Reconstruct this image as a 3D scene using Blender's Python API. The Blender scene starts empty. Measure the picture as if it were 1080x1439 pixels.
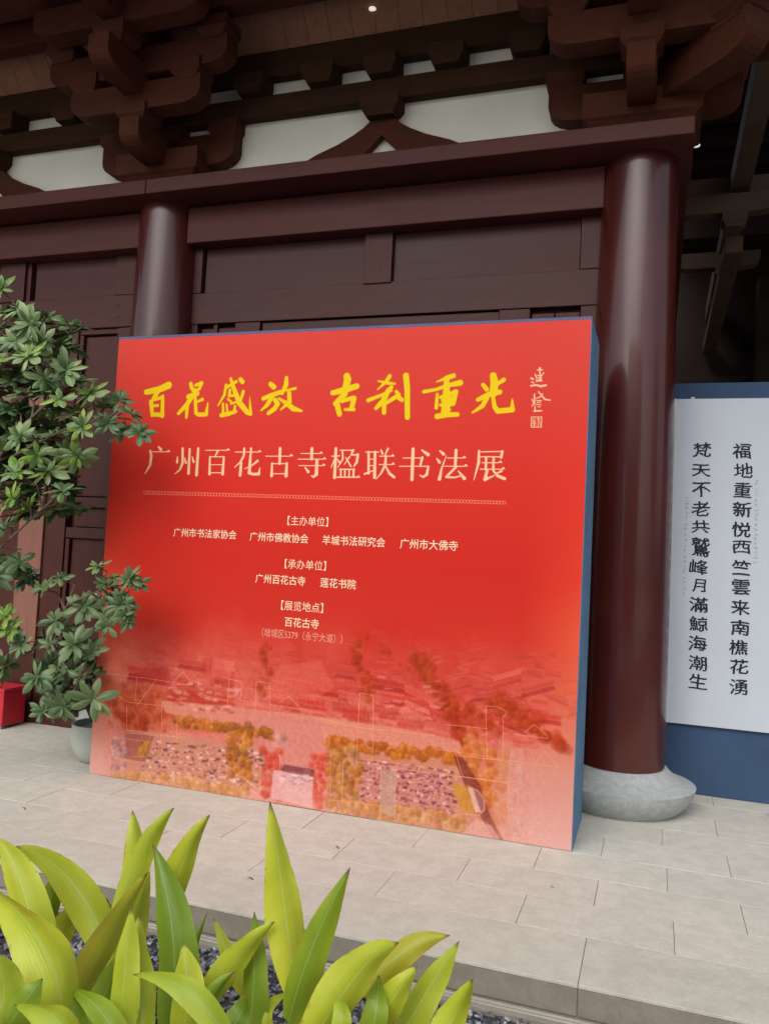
import bpy, bmesh, math, random
import numpy as np
from mathutils import Vector, Matrix
R_ = random.Random(7)
scn = bpy.context.scene
COL = scn.collection

# ------------------------------------------------------------------ camera, sky, sun, exposure
CF, CYAW, CPIT, CROL = 1135.96, .3259, .0528, .0511          # focal length in px of a 1080 px wide frame
CLOC = Vector((.3943, -4.6908, 1.5908))
_f = Vector((-math.sin(CYAW)*math.cos(CPIT), math.cos(CYAW)*math.cos(CPIT), math.sin(CPIT)))
_r0 = Vector((math.cos(CYAW), math.sin(CYAW), 0)); _u0 = _r0.cross(_f)
CR = math.cos(CROL)*_r0 + math.sin(CROL)*_u0
CU = -math.sin(CROL)*_r0 + math.cos(CROL)*_u0
cd = bpy.data.cameras.new('camera'); cam = bpy.data.objects.new('camera', cd); COL.objects.link(cam)
m = Matrix((CR, CU, -_f)).transposed().to_4x4(); m.translation = CLOC
cam.matrix_world = m
cd.sensor_fit = 'HORIZONTAL'; cd.sensor_width = 36; cd.lens = 36*CF/1080
cd.clip_start = .05; cd.clip_end = 500
scn.camera = cam

SUN_EL, SUN_AZ = math.radians(45), math.radians(188)          # azimuth clockwise from +Y
w = bpy.data.worlds.new('World'); scn.world = w; w.use_nodes = True
nt = w.node_tree; nt.nodes.clear()
sky = nt.nodes.new('ShaderNodeTexSky'); sky.sky_type = 'NISHITA'; sky.sun_disc = False
sky.sun_elevation = SUN_EL; sky.sun_rotation = SUN_AZ; sky.air_density = 1.0; sky.dust_density = 4.0; sky.ozone_density = 1.0
hs = nt.nodes.new('ShaderNodeHueSaturation'); hs.inputs['Saturation'].default_value = .45
bg = nt.nodes.new('ShaderNodeBackground'); bg.inputs[1].default_value = .15
ow = nt.nodes.new('ShaderNodeOutputWorld')
nt.links.new(sky.outputs[0], hs.inputs['Color']); nt.links.new(hs.outputs[0], bg.inputs[0]); nt.links.new(bg.outputs[0], ow.inputs[0])
sl = bpy.data.lights.new('sun', 'SUN'); sl.energy = .65; sl.angle = math.radians(65); sl.color = (1, .96, .9)
so = bpy.data.objects.new('sun', sl); COL.objects.link(so)
sd = Vector((math.sin(SUN_AZ)*math.cos(SUN_EL), math.cos(SUN_AZ)*math.cos(SUN_EL), math.sin(SUN_EL)))
so.rotation_euler = sd.to_track_quat('Z', 'Y').to_euler(); so.location = (0, -10, 12)
scn.view_settings.view_transform = 'Standard'; scn.view_settings.look = 'None'
scn.view_settings.exposure = .40; scn.view_settings.gamma = 1; scn.view_settings.use_curve_mapping = False

# ------------------------------------------------------------------ helpers
def at(px, py, y=None, z=None):
    """a photo pixel as a point of the plane y=const or z=const"""
    d = _f + CR*((px-540)/CF) - CU*((py-719.5)/CF)
    t = (y-CLOC.y)/d.y if y is not None else (z-CLOC.z)/d.z
    return CLOC + d*t
def link(name, me, mat=None, parent=None, loc=None, rot=None):
    o = bpy.data.objects.new(name, me); COL.objects.link(o)
    if mat is not None and me is not None and not me.materials: me.materials.append(mat)
    if parent: o.parent = parent
    if loc is not None: o.location = loc
    if rot is not None: o.rotation_euler = rot
    return o
def thing(name, label, cat, loc=(0,0,0), group=None):
    o = link(name, None, loc=loc); tag(o, label, cat, group); return o
def tag(o, label, cat, group=None):
    o['label'] = label; o['category'] = cat
    if group: o['group'] = group
    return o
def struct(o): o['kind'] = 'structure'; return o
class MB:
    def __init__(s): s.v=[]; s.f=[]
    def add(s, vs, fs):
        n=len(s.v); s.v += [tuple(v) for v in vs]; s.f += [tuple(i+n for i in f) for f in fs]; return s
    def box(s, x0,x1,y0,y1,z0,z1):
        return s.add([(x0,y0,z0),(x1,y0,z0),(x1,y1,z0),(x0,y1,z0),(x0,y0,z1),(x1,y0,z1),(x1,y1,z1),(x0,y1,z1)],
              [(0,3,2,1),(4,5,6,7),(0,1,5,4),(1,2,6,5),(2,3,7,6),(3,0,4,7)])
    def prism(s, pts, a, b, axis='y'):
        """closed outline pts (u,v) swept from a to b; axis y: (u,a,v); axis x: (a,u,v)"""
        n=len(pts)
        F=(lambda u,v,t:(u,t,v)) if axis=='y' else (lambda u,v,t:(t,u,v))
        vs=[F(u,v,a) for u,v in pts]+[F(u,v,b) for u,v in pts]
        return s.add(vs,[tuple(range(n)),tuple(range(2*n-1,n-1,-1))]+[(i,i+n,(i+1)%n+n,(i+1)%n) for i in range(n)])
    def lathe(s, prof, n=48, c=(0,0)):
        vs=[]; 
        for r,z in prof:
            vs += [(c[0]+r*math.cos(2*math.pi*i/n), c[1]+r*math.sin(2*math.pi*i/n), z) for i in range(n)]
        fs=[]
        for k in range(len(prof)-1):
            fs += [(k*n+i,k*n+(i+1)%n,(k+1)*n+(i+1)%n,(k+1)*n+i) for i in range(n)]
        fs.append(tuple(range(n-1,-1,-1))); fs.append(tuple((len(prof)-1)*n+i for i in range(n)))
        return s.add(vs,fs)
    def tube(s, pts, rad, n=6):
        pts=[Vector(p) for p in pts]; vs=[]; fs=[]
        for i,p in enumerate(pts):
            t=(pts[min(i+1,len(pts)-1)]-pts[max(i-1,0)]).normalized()
            a=t.cross(Vector((0,0,1)) if abs(t.z)<.9 else Vector((1,0,0))).normalized(); b=t.cross(a)
            r=rad[i] if isinstance(rad,(list,tuple)) else rad
            vs+=[p+a*(r*math.cos(2*math.pi*k/n))+b*(r*math.sin(2*math.pi*k/n)) for k in range(n)]
        for i in range(len(pts)-1):
            fs+=[(i*n+k,i*n+(k+1)%n,(i+1)*n+(k+1)%n,(i+1)*n+k) for k in range(n)]
        fs.append(tuple(range(n-1,-1,-1))); fs.append(tuple((len(pts)-1)*n+k for k in range(n)))
        return s.add(vs,fs)
    def mesh(s, name, smooth=False, bevel=0, seg=2):
        me=bpy.data.meshes.new(name); me.from_pydata(s.v,[],s.f)
        bm=bmesh.new(); bm.from_mesh(me)
        bmesh.ops.recalc_face_normals(bm,faces=bm.faces)
        if bevel:
            es=[e for e in bm.edges if len(e.link_faces)==2 and e.calc_face_angle(0)>.6]
            bmesh.ops.bevel(bm,geom=es,offset=bevel,segments=seg,affect='EDGES',profile=.6,clamp_overlap=True)
        if smooth:
            for f in bm.faces: f.smooth=True
            for e in bm.edges:
                if len(e.link_faces)==2 and e.calc_face_angle(0)>.7: e.smooth=False
        bm.to_mesh(me); bm.free(); return me
    def obj(s, name, mat, parent=None, smooth=False, bevel=0, label=None):
        o=link(name,s.mesh(name,smooth,bevel),mat,parent)
        if label: o['label']=label
        return o
def part(name, mat, parent, x0,x1,y0,y1,z0,z1, bevel=.006, label=None):
    """a box part with its own origin at the box centre"""
    cx,cy,cz=(x0+x1)/2,(y0+y1)/2,(z0+z1)/2
    me=MB().box(x0-cx,x1-cx,y0-cy,y1-cy,z0-cz,z1-cz).mesh(name,bevel=bevel)
    o=link(name,me,mat,parent,(cx,cy,cz))
    if label: o['label']=label
    return o
def srgb(r,g,b,k=1.0):
    f=lambda c:(c/255/12.92 if c<=10.3 else ((c/255+.055)/1.055)**2.4)*k
    return (f(r),f(g),f(b))

# ------------------------------------------------------------------ materials
class Mat:
    def __init__(s,name):
        s.m=bpy.data.materials.new(name); s.m.use_nodes=True; s.nt=s.m.node_tree; s.b=s.nt.nodes['Principled BSDF']
    def n(s,t,**k):
        x=s.nt.nodes.new(t)
        for a,b in k.items(): setattr(x,a,b)
        return x
    def l(s,a,b): s.nt.links.new(a,b)
    def coords(s,scale=(1,1,1),kind='Object',rnd=True):
        tc=s.n('ShaderNodeTexCoord'); mp=s.n('ShaderNodeMapping'); mp.inputs['Scale'].default_value=scale
        s.l(tc.outputs[kind],mp.inputs[0])
        if rnd:
            oi=s.n('ShaderNodeObjectInfo'); ml=s.n('ShaderNodeMath',operation='MULTIPLY'); ml.inputs[1].default_value=37
            s.l(oi.outputs['Random'],ml.inputs[0]); s.l(ml.outputs[0],mp.inputs['Location'])
        return mp.outputs[0]
    def noise(s,vec,scale,detail=4,rough=.55,dist=0):
        x=s.n('ShaderNodeTexNoise'); x.inputs['Scale'].default_value=scale; x.inputs['Detail'].default_value=detail
        x.inputs['Roughness'].default_value=rough; x.inputs['Distortion'].default_value=dist
        s.l(vec,x.inputs['Vector']); return x.outputs['Fac']
    def ramp(s,fac,stops):
        x=s.n('ShaderNodeValToRGB'); e=x.color_ramp.elements
        while len(e)<len(stops): e.new(.5)
        for el,(p,c) in zip(e,stops): el.position=p; el.color=(*c,1) if len(c)==3 else c
        s.l(fac,x.inputs[0]); return x.outputs[0]
    def mix(s,fac,a,b,mode='MIX'):
        x=s.n('ShaderNodeMix',data_type='RGBA',blend_type=mode)
        for i,v in ((0,fac),(6,a),(7,b)):
            if isinstance(v,(int,float)): x.inputs[i].default_value=v
            elif isinstance(v,tuple): x.inputs[i].default_value=(*v,1)[:4]
            else: s.l(v,x.inputs[i])
        return x.outputs[2]
    def bump(s,h,strength=.2,dist=.01):
        x=s.n('ShaderNodeBump'); x.inputs['Strength'].default_value=strength; x.inputs['Distance'].default_value=dist
        s.l(h,x.inputs['Height']); s.l(x.outputs[0],s.b.inputs['Normal'])
    def color(s,c):
        if isinstance(c,tuple): s.b.inputs['Base Color'].default_value=(*c,1)[:4]
        else: s.l(c,s.b.inputs['Base Color'])
    def set(s,**k):
        for a,v in k.items():
            a={'rough':'Roughness','spec':'Specular IOR Level','metal':'Metallic','coat':'Coat Weight','coatr':'Coat Roughness','sss':'Subsurface Weight'}.get(a,a)
            if isinstance(v,(int,float)): s.b.inputs[a].default_value=v
            else: s.l(v,s.b.inputs[a])
        return s

def wood(name, c0, c1, rough=.4, grain=(1.5,14,14), spec=.24, bump=.08, coat=0):
    M=Mat(name); v=M.coords(grain); f=M.noise(v,2.2,6,.6,.4)
    v2=M.coords((.8,.8,.8)); g=M.noise(v2,1.6,3,.5)
    col=M.mix(M.ramp(g,[(.3,(0,0,0)),(.7,(1,1,1))]),c0,c1)
    col=M.mix(.30,col,M.ramp(f,[(.32,tuple(x*.62 for x in c0)),(.68,tuple(min(1,x*1.25) for x in c1))]))
    M.color(col)
    rr=M.n('ShaderNodeMapRange'); rr.inputs[3].default_value=rough-.07; rr.inputs[4].default_value=rough+.12
    M.l(g,rr.inputs[0]); M.set(rough=rr.outputs[0],spec=spec,coat=coat); M.bump(f,bump,.004); return M.m
WOOD_DOOR=wood('dark_stained_door_wood',(.054,.0150,.0120),(.076,.022,.017),.40,(1.2,12,12))
WOOD_DOORV=wood('dark_stained_door_wood_upright',(.057,.0150,.0115),(.080,.022,.017),.42,(12,12,1.2))
WOOD_BEAM=wood('red_brown_beam_lacquer',(.072,.0165,.0125),(.10,.025,.019),.44,(.8,6,6),.22,.06)
WOOD_BR=wood('red_brown_bracket_wood',(.066,.019,.011),(.092,.028,.016),.65,(4,8,8),.12)
WOOD_BRD=wood('dark_brown_bracket_wood',(.046,.021,.010),(.064,.030,.015),.7,(2,8,8),.1)  # darker, browner tone for the wall beams and their blocks
WOOD_PLANK=wood('soffit_plank_wood',(.27,.115,.07),(.36,.16,.10),.6,(10,2,10),.3)
WOOD_PLANK2=wood('soffit_plank_wood_worn',(.22,.095,.06),(.31,.14,.09),.6,(10,2,10),.3)
WOOD_TAN=wood('pale_door_wood',(.20,.085,.06),(.25,.11,.08),.5,(12,12,1.5),.3)  # paler red-brown tone for a door leaf and panel
def lacquer():
    M=Mat('column_lacquer'); v=M.coords((1,1,1)); f=M.noise(v,1.3,3); g=M.noise(v,60,2)
    M.color(M.ramp(f,[(.3,(.058,.010,.008)),(.7,(.085,.015,.011))]))
    M.set(rough=.27,spec=.45,coat=.32,coatr=.06); M.bump(M.noise(M.coords((3,3,.35)),1.6,2),.12,.02); return M.m
LACQ=lacquer()
def plaster():
    M=Mat('white_plaster'); f=M.noise(M.coords((1,1,1)),2.5,5)
    M.color(M.ramp(f,[(.3,(.83,.82,.72)),(.7,(.90,.89,.80))])); M.set(rough=.9,spec=.2); M.bump(M.noise(M.coords(),40,3),.1,.003); return M.m
PLASTER=plaster()
def stone(name,a,b,sc=1.0,rough=.8,speck=.25):
    M=Mat(name); v=M.coords((1,1,1)); big=M.noise(v,1.7*sc,4,.6); fine=M.noise(v,90*sc,3,.7); mid=M.noise(v,11*sc,5,.65)
    col=M.mix(M.ramp(big,[(.3,(0,0,0)),(.7,(1,1,1))]),a,b)
    col=M.mix(speck,col,M.ramp(fine,[(.35,tuple(x*.62 for x in a)),(.65,tuple(min(1,x*1.25) for x in b))]))
    col=M.mix(.35,col,M.ramp(mid,[(.40,tuple(x*.80 for x in a)),(.60,b)]))
    oi=M.n('ShaderNodeObjectInfo'); r=M.ramp(oi.outputs['Random'],[(0,(.965,.965,.97)),(1,(1.03,1.025,1.02))])
    M.color(M.mix(1.0,col,r,'MULTIPLY')); M.set(rough=rough,spec=.3); M.bump(fine,.25,.003); return M.m
PAVER=stone('pale_granite_paver',(.51,.495,.43),(.58,.565,.50))
EDGE=stone('edge_slab_granite',(.47,.462,.40),(.535,.528,.465),.8)
RISER=stone('step_riser_stone',(.215,.19,.155),(.27,.24,.20),1.2)
PLINTH=stone('grey_stone_plinth',(.36,.385,.38),(.50,.525,.52),2.0,.85,.75)
JOINT=stone('joint_mortar',(.43,.41,.355),(.50,.48,.42))
SOIL=stone('dark_bed_soil',(.045,.045,.05),(.07,.07,.075))
def slate():
    M=Mat('blue_grey_slate_chip'); g=M.n('ShaderNodeNewGeometry')
    M.color(M.ramp(g.outputs['Random Per Island'],[(0,(.07,.08,.10)),(.5,(.17,.19,.225)),(.88,(.28,.31,.35)),(1,(.42,.43,.44))])); M.set(rough=.55,spec=.5); return M.m
SLATE=slate()
def plain(name,c,rough=.6,spec=.4,metal=0,var=.12,nscale=3):
    M=Mat(name); f=M.noise(M.coords(),nscale,4)
    M.color(M.ramp(f,[(.3,tuple(x*(1-var) for x in c)),(.7,tuple(min(1,x*(1+var)) for x in c))])); M.set(rough=rough,spec=spec,metal=metal); return M.m
BLUE=plain('blue_grey_display_cloth',(.13,.25,.40),.75,.25)
BLUE2=plain('navy_blue_screen_fabric',(.042,.078,.15),.8,.2)
PAPER=plain('white_scroll_board',(.52,.57,.64),.55,.3,0,.02)
INK=plain('black_ink',(.02,.024,.035),.6,.2)
INKG=plain('faded_grey_ink',(.28,.31,.34),.7,.2)
CREAM=plain('cream_print_ink',(.86,.64,.44),.5,.3,0,.02)
REDBOX=plain('red_lacquer_box',(.48,.02,.035),.4,.4)
POT=plain('celadon_glazed_pot',(.42,.45,.40),.35,.5)
TRIM=plain('pale_metal_trim',(.55,.53,.48),.4,.5,.3)
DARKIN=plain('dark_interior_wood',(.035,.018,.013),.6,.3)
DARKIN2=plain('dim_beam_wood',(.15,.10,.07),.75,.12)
TILE=plain('grey_roof_tile',(.10,.10,.10),.7,.3)
LAMPM=Mat('downlight_glow'); LAMPM.color((.8,.75,.7)); LAMPM.b.inputs['Emission Color'].default_value=(1,.88,.78,1); LAMPM.b.inputs['Emission Strength'].default_value=.55; LAMPM=LAMPM.m
BARK=plain('grey_brown_bark',(.14,.10,.07),.8,.2,0,.3,20)

def half_(M,x):
    q=M.n('ShaderNodeMath',operation='MULTIPLY'); q.inputs[1].default_value=.5; M.l(x,q.inputs[0]); return q.outputs[0]
def leafmat(name,base,edge,var=.25,rough=.38,trans=.25,tip=None,vein=None):
    M=Mat(name); uv=M.n('ShaderNodeTexCoord'); sp=M.n('ShaderNodeSeparateXYZ'); M.l(uv.outputs['UV'],sp.inputs[0])
    v=M.coords((1,1,1)); f=M.noise(v,9,4)
    ab=M.n('ShaderNodeMath',operation='SUBTRACT'); M.l(sp.outputs[0],ab.inputs[0]); ab.inputs[1].default_value=.5
    a2=M.n('ShaderNodeMath',operation='ABSOLUTE'); M.l(ab.outputs[0],a2.inputs[0])
    m2=M.n('ShaderNodeMath',operation='MULTIPLY_ADD'); M.l(a2.outputs[0],m2.inputs[0]); m2.inputs[1].default_value=1.6
    fm=M.n('ShaderNodeMath',operation='MULTIPLY_ADD'); M.l(f,fm.inputs[0]); fm.inputs[1].default_value=1.2; fm.inputs[2].default_value=-.5
    M.l(fm.outputs[0],m2.inputs[2])
    c=M.ramp(m2.outputs[0],[(.1,base),(.85,edge)])
    if vein:
        c=M.mix(M.ramp(a2.outputs[0],[(.0,(1,1,1)),(.035,(0,0,0))]),c,vein)
    wv=M.n('ShaderNodeTexWave'); wv.bands_direction='X'; wv.inputs['Scale'].default_value=5.5; wv.inputs['Distortion'].default_value=1.0; wv.inputs['Detail'].default_value=2
    cv=M.n('ShaderNodeMapping'); M.l(uv.outputs['UV'],cv.inputs[0]); cv.inputs['Scale'].default_value=(1,.15,1); M.l(cv.outputs[0],wv.inputs[0])
    c=M.mix(.10,c,M.ramp(wv.outputs['Fac'],[(0,tuple(x*.7 for x in base)),(1,edge)]))
    oi=M.n('ShaderNodeObjectInfo'); r=M.ramp(oi.outputs['Random'],[(0,(1-var,1-var*.7,1-var)),(1,(1+var,1+var*.6,1+var*.4))])
    c=M.mix(1.0,c,r,'MULTIPLY')
    if tip:
        bl=M.noise(M.coords((1,1,1)),38,3,.6); ee=M.n('ShaderNodeMath',operation='MULTIPLY_ADD'); M.l(a2.outputs[0],ee.inputs[0]); ee.inputs[1].default_value=1.9; M.l(bl,ee.inputs[2])
        c=M.mix(M.ramp(half_(M,ee.outputs[0]),[(.725,(0,0,0)),(.755,(.55,.55,.55))]),c,(.34,.27,.06))
        sp_=M.noise(M.coords((1,1,1)),22,2,.5)
        c=M.mix(M.ramp(sp_,[(.76,(0,0,0)),(.82,(.5,.5,.5))]),c,(.42,.34,.07))
        c=M.mix(M.ramp(sp.outputs[1],[(.93,(0,0,0)),(.985,(1,1,1))]),c,tip)
    M.color(c); M.set(rough=rough,spec=.45); M.bump(wv.outputs['Fac'],.12,.003)
    tr=M.n('ShaderNodeBsdfTranslucent'); M.l(c,tr.inputs[0]); mx=M.n('ShaderNodeMixShader'); mx.inputs[0].default_value=trans
    out=M.nt.nodes['Material Output']; M.l(M.b.outputs[0],mx.inputs[1]); M.l(tr.outputs[0],mx.inputs[2]); M.l(mx.outputs[0],out.inputs[0])
    return M.m
LIME=leafmat('yellow_green_leaf',(.38,.49,.026),(.52,.61,.05),.18,.42,.35,tip=(.12,.08,.04),vein=(.46,.56,.14))
LIMED=leafmat('mid_green_leaf',(.17,.285,.016),(.26,.38,.026),.20,.40,.3,tip=(.12,.08,.04),vein=(.30,.42,.10))
LIMEY=leafmat('yellowing_leaf',(.46,.50,.035),(.50,.45,.06),.10,.45,.35,tip=(.10,.05,.03),vein=(.5,.5,.15))
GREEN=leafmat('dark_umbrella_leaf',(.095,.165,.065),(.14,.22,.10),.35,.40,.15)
GREENM=leafmat('sheen_umbrella_leaf',(.19,.30,.12),(.27,.38,.18),.35,.36,.2)  # glossy highlights of the upper leaves painted in as a paler grey green
GREEND=leafmat('shaded_umbrella_leaf',(.045,.085,.035),(.07,.12,.05),.3,.42,.12)  # shade inside and low in the foliage painted as a darker leaf copy
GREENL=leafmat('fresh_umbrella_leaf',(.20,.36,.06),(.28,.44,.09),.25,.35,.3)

# ------------------------------------------------------------------ ground
ground=struct(link('ground',MB().box(-60,60,-60,60,-.6,-.16).mesh('ground'),SOIL))
pav=struct(link('pavement',MB().box(-9,6,-1.425,8.6,-.4,-.012).mesh('pavement'),JOINT))
rowedge=[-1.02,-.68,-.34,0.0,.34,.68,1.02,1.36,1.70,2.04,2.38]
pm={}
def paver(x0,x1,y0,y1,mat,name,h=.05,top=0):
    g=.0011
    o=part(name,mat,pav,x0+g,x1-g,y0+g,y1-g,top-h,top+R_.uniform(-.0012,.0012),bevel=.0025); return o
offs=[.52,.17,.50,.16,.48,.14,.49,.16,.5,.15]
for i in range(len(rowedge)-1):
    x=offs[i]-.66*15+(.66 if i%2 else 0)
    while x<4.2:
        if x>-8.8: paver(x,x+.66,rowedge[i],rowedge[i+1],PAVER,'paver')
        x+=.66
x=.165-3.4*3
while x<4.5:
    # edge slabs lie flush; their front edge hangs a little over the riser
    paver(x,x+3.4,-1.4405,-1.0225,EDGE,'edge_slab',.014)
    part('riser_stone',RISER,pav,x+.002,x+3.398,-1.4385,-1.4255,-.118,-.0155,bevel=.0015)
    x+=3.4
kerb=struct(link('drain_kerb',MB().box(-9,6,-1.521,-1.4490,-.4,-.120).mesh('drain_kerb',bevel=.003),stone('kerb_stone',(.24,.215,.18),(.30,.27,.23))))
MB().box(-9,6,-1.478,-1.4705,-.119,-.113).obj('trim_strip',TRIM,kerb)
MB().box(-9,6,-1.4985,-1.4925,-.119,-.114).obj('trim_strip',TRIM,kerb)
bed=struct(link('planting_bed',MB().box(-9,6,-7,-1.522,-.4,-.145).mesh('planting_bed'),SOIL))
struct(link('courtyard',MB().box(-40,40,-40,-7.0,-.4,-.10).mesh('courtyard'),EDGE))  # pale unseen paving, added to bounce fill light up under the eaves
gm=MB(); rg=random.Random(3)
for i in range(11000):
    if i<7500: x=rg.uniform(-3.2,1.2); y=rg.uniform(-2.5,-1.526)
    else: x=rg.uniform(-3.8,1.6); y=rg.uniform(-3.6,-1.526)
    s=rg.uniform(.006,.016); a=rg.uniform(0,6.28); c=Vector((x,y,-.145+rg.uniform(.0,.022)))
    ax=Vector((math.cos(a),math.sin(a),rg.uniform(-.7,.7))).normalized(); bx=ax.cross(Vector((rg.uniform(-.6,.6),rg.uniform(-.6,.6),1))).normalized(); cx=ax.cross(bx)
    vs=[]
    for dx,dy,dz in ((-1,-.6,-.3),(.9,-.7,-.35),(1.1,.5,-.25),(-.7,.8,-.3),(-.6,-.4,.3),(.6,-.5,.35),(.5,.45,.3),(-.5,.4,.35)):
        k=rg.uniform(.75,1.2); vs.append(c+ax*dx*s*k+bx*dy*s*.8*k+cx*dz*s*k)
    gm.add(vs,[(0,3,2,1),(4,5,6,7),(0,1,5,4),(1,2,6,5),(2,3,7,6),(3,0,4,7)])
g=gm.obj('slate_gravel',SLATE); g['kind']='stuff'; g['label']='loose blue grey slate chips covering the planting bed'; g['category']='gravel'

# ------------------------------------------------------------------ temple hall
hall=thing('temple_hall','dark red timber temple hall front with bracket sets over two lacquered columns','building',(0,1.1,0))
hall_inv=Vector((0,1.1,0))
def H(o):                                           # everything is modelled in world metres; re-seat it under the hall
    o.location=Vector(o.location)-hall_inv; o.parent=hall; return o
CX=[-7.43,-3.62,.205]; YC=1.1
colme=MB().lathe([(.287,.262),(.287,1.2),(.282,2.2),(.270,3.2),(.258,4.0),(.250,4.41)],72).mesh('column',smooth=True)
plme=MB().lathe([(.372,-.01),(.415,.03),(.450,.07),(.473,.115),(.486,.160),(.487,.166),(.41,.188),(.36,.218),(.322,.248),(.305,.270),(.27,.270)],72).mesh('column_plinth',smooth=True)
for c in CX:
    H(link('column',colme,LACQ,None,(c,YC,0))); H(link('column_plinth',plme,PLINTH,None,(c,YC,0)))
# eave plate, lintels
for a,b in ((-11,-3.62),(-3.614,.545)):
    H(part('eave_plate',WOOD_BEAM,None,a,b,.715,1.49,4.41,4.53,.008))
for a,b in ((CX[0],CX[1]),(CX[1],CX[2])):
    H(part('lintel',WOOD_BEAM,None,a+.245,b-.232,.985,1.2,4.085,4.385,.008))
    H(part('lintel_filler',WOOD_DOOR,None,a+.2,b-.2,1.05,1.15,4.3851,4.4099,0))
H(part('side_plate',WOOD_BEAM,None,-.18,.53,1.491,9,4.41,4.53,.008))
# door walls: rails, stiles, panels
def doorwall(a,b,kind):
    w=H(part('door_wall',WOOD_DOOR,None,a+.22,b-.2,1.19,1.24,.1,4.09,0))
    off=w.location+hall_inv
    def q(name,mat,x0,x1,y0,z0,z1,bev=.004,y1=1.1895,label=None):
        o=part(name,mat,None,x0,x1,y0,y1,z0,z1,bev,label); o.location=Vector(o.location)-off; o.parent=w; return o
    A,B=a+.25,b-.2
    q('sill',WOOD_DOOR,A,B,1.02,.0,.16)
    if kind==1:
        q('jamb_post',WOOD_DOORV,A,-3.30,1.11,.16,3.44); q('jamb_post',WOOD_DOORV,-.17,B,1.11,.16,3.44)
        q('top_rail',WOOD_DOOR,A,B,1.10,3.435,3.695)
        q('frame_strip',WOOD_DOORV,A,-3.285,1.10,3.699,4.08); q('frame_strip',WOOD_DOORV,-.185,B,1.10,3.699,4.08)
        q('upper_panel',WOOD_DOOR,-3.262,-1.835,1.130,3.699,4.08); q('upper_panel',WOOD_DOOR,-1.60,-.19,1.130,3.699,4.08)
        q('short_post',WOOD_DOORV,-1.83,-1.605,1.085,3.685,4.08)
        # leaves below the rail, only their tops clear the display board
        q('side_stile',WOOD_DOORV,-3.15,-3.115,1.12,.16,3.43); q('side_panel',WOOD_DOORV,-3.11,-2.95,1.14,.16,3.40)
        q('side_panel',WOOD_DOORV,-3.27,-3.155,1.14,.16,3.40)
        q('stile',WOOD_DOORV,-2.94,-2.715,1.105,.16,3.43); q('stile',WOOD_DOORV,-.755,-.53,1.105,.16,3.43)
        q('leaf_frame',WOOD_DOOR,-2.70,-.76,1.125,3.35,3.425); q('leaf_panel',WOOD_DOORV,-2.62,-1.75,1.15,.16,3.345); q('leaf_panel',WOOD_DOORV,-1.70,-.84,1.15,.16,3.345)
        q('leaf_frame',WOOD_DOORV,-2.70,-2.625,1.125,.16,3.345); q('leaf_frame',WOOD_DOORV,-.835,-.76,1.125,.16,3.345)
        q('side_panel',WOOD_DOORV,-.52,-.36,1.14,.16,3.40); q('side_panel',WOOD_DOORV,-.35,-.18,1.14,.16,3.40)
    else:
        q('top_rail',WOOD_DOOR,A,B,1.10,3.445,3.725)
        q('short_post',WOOD_DOORV,-4.155,B,1.105,3.73,4.08); q('upper_panel',WOOD_DOOR,-5.03,-4.16,1.13,3.73,4.08)
        q('frame_strip',WOOD_DOORV,-5.115,-5.07,1.11,3.73,4.08); q('short_post',WOOD_DOORV,-5.40,-5.12,1.085,3.72,4.08); q('upper_panel',WOOD_DOOR,A,-5.41,1.13,3.73,4.08)
        for zz in (3.64,3.54):
            q('nail_head',WOOD_DOOR,-4.115,-4.085,1.096,zz-.012,zz+.012,.004,1.0998)
        q('jamb_post',WOOD_DOORV,-4.09,B,1.11,.16,3.44)
        q('stile',WOOD_DOORV,-4.71,-4.50,1.11,.16,3.44)
        q('leaf_frame',WOOD_DOOR,-4.495,-4.095,1.125,3.395,3.44); q('leaf_frame',WOOD_DOORV,-4.495,-4.455,1.125,1.95,3.39)
        q('leaf_panel',WOOD_DOORV,-4.445,-4.10,1.155,1.97,3.38)
        q('leaf_frame',WOOD_DOOR,-4.495,-4.095,1.12,1.87,1.955); q('leaf_panel',WOOD_DOORV,-4.445,-4.10,1.155,1.70,1.86)
        q('leaf_frame',WOOD_DOOR,-4.495,-4.095,1.12,1.60,1.69); q('leaf_panel',WOOD_DOORV,-4.445,-4.10,1.155,.30,1.59)
        q('leaf_frame',WOOD_DOORV,-4.495,-4.455,1.125,.30,1.59); q('leaf_frame',WOOD_DOOR,-4.495,-4.095,1.12,.17,.29)
        q('window_opening',DARKIN,-4.92,-4.715,1.16,2.9,3.44)
        q('pale_leaf',WOOD_TAN,-4.98,-4.716,1.09,.58,2.89,label='paler reddish brown door leaf'); q('kick_board',WOOD_DOOR,-4.98,-4.716,1.09,.165,.575)
        q('stile',WOOD_DOORV,-5.20,-4.985,1.11,.16,3.44); q('leaf_panel',WOOD_TAN,-6.1,-5.205,1.12,.30,3.44)
doorwall(CX[1],CX[2],1); doorwall(CX[0],CX[1],0)
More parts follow.
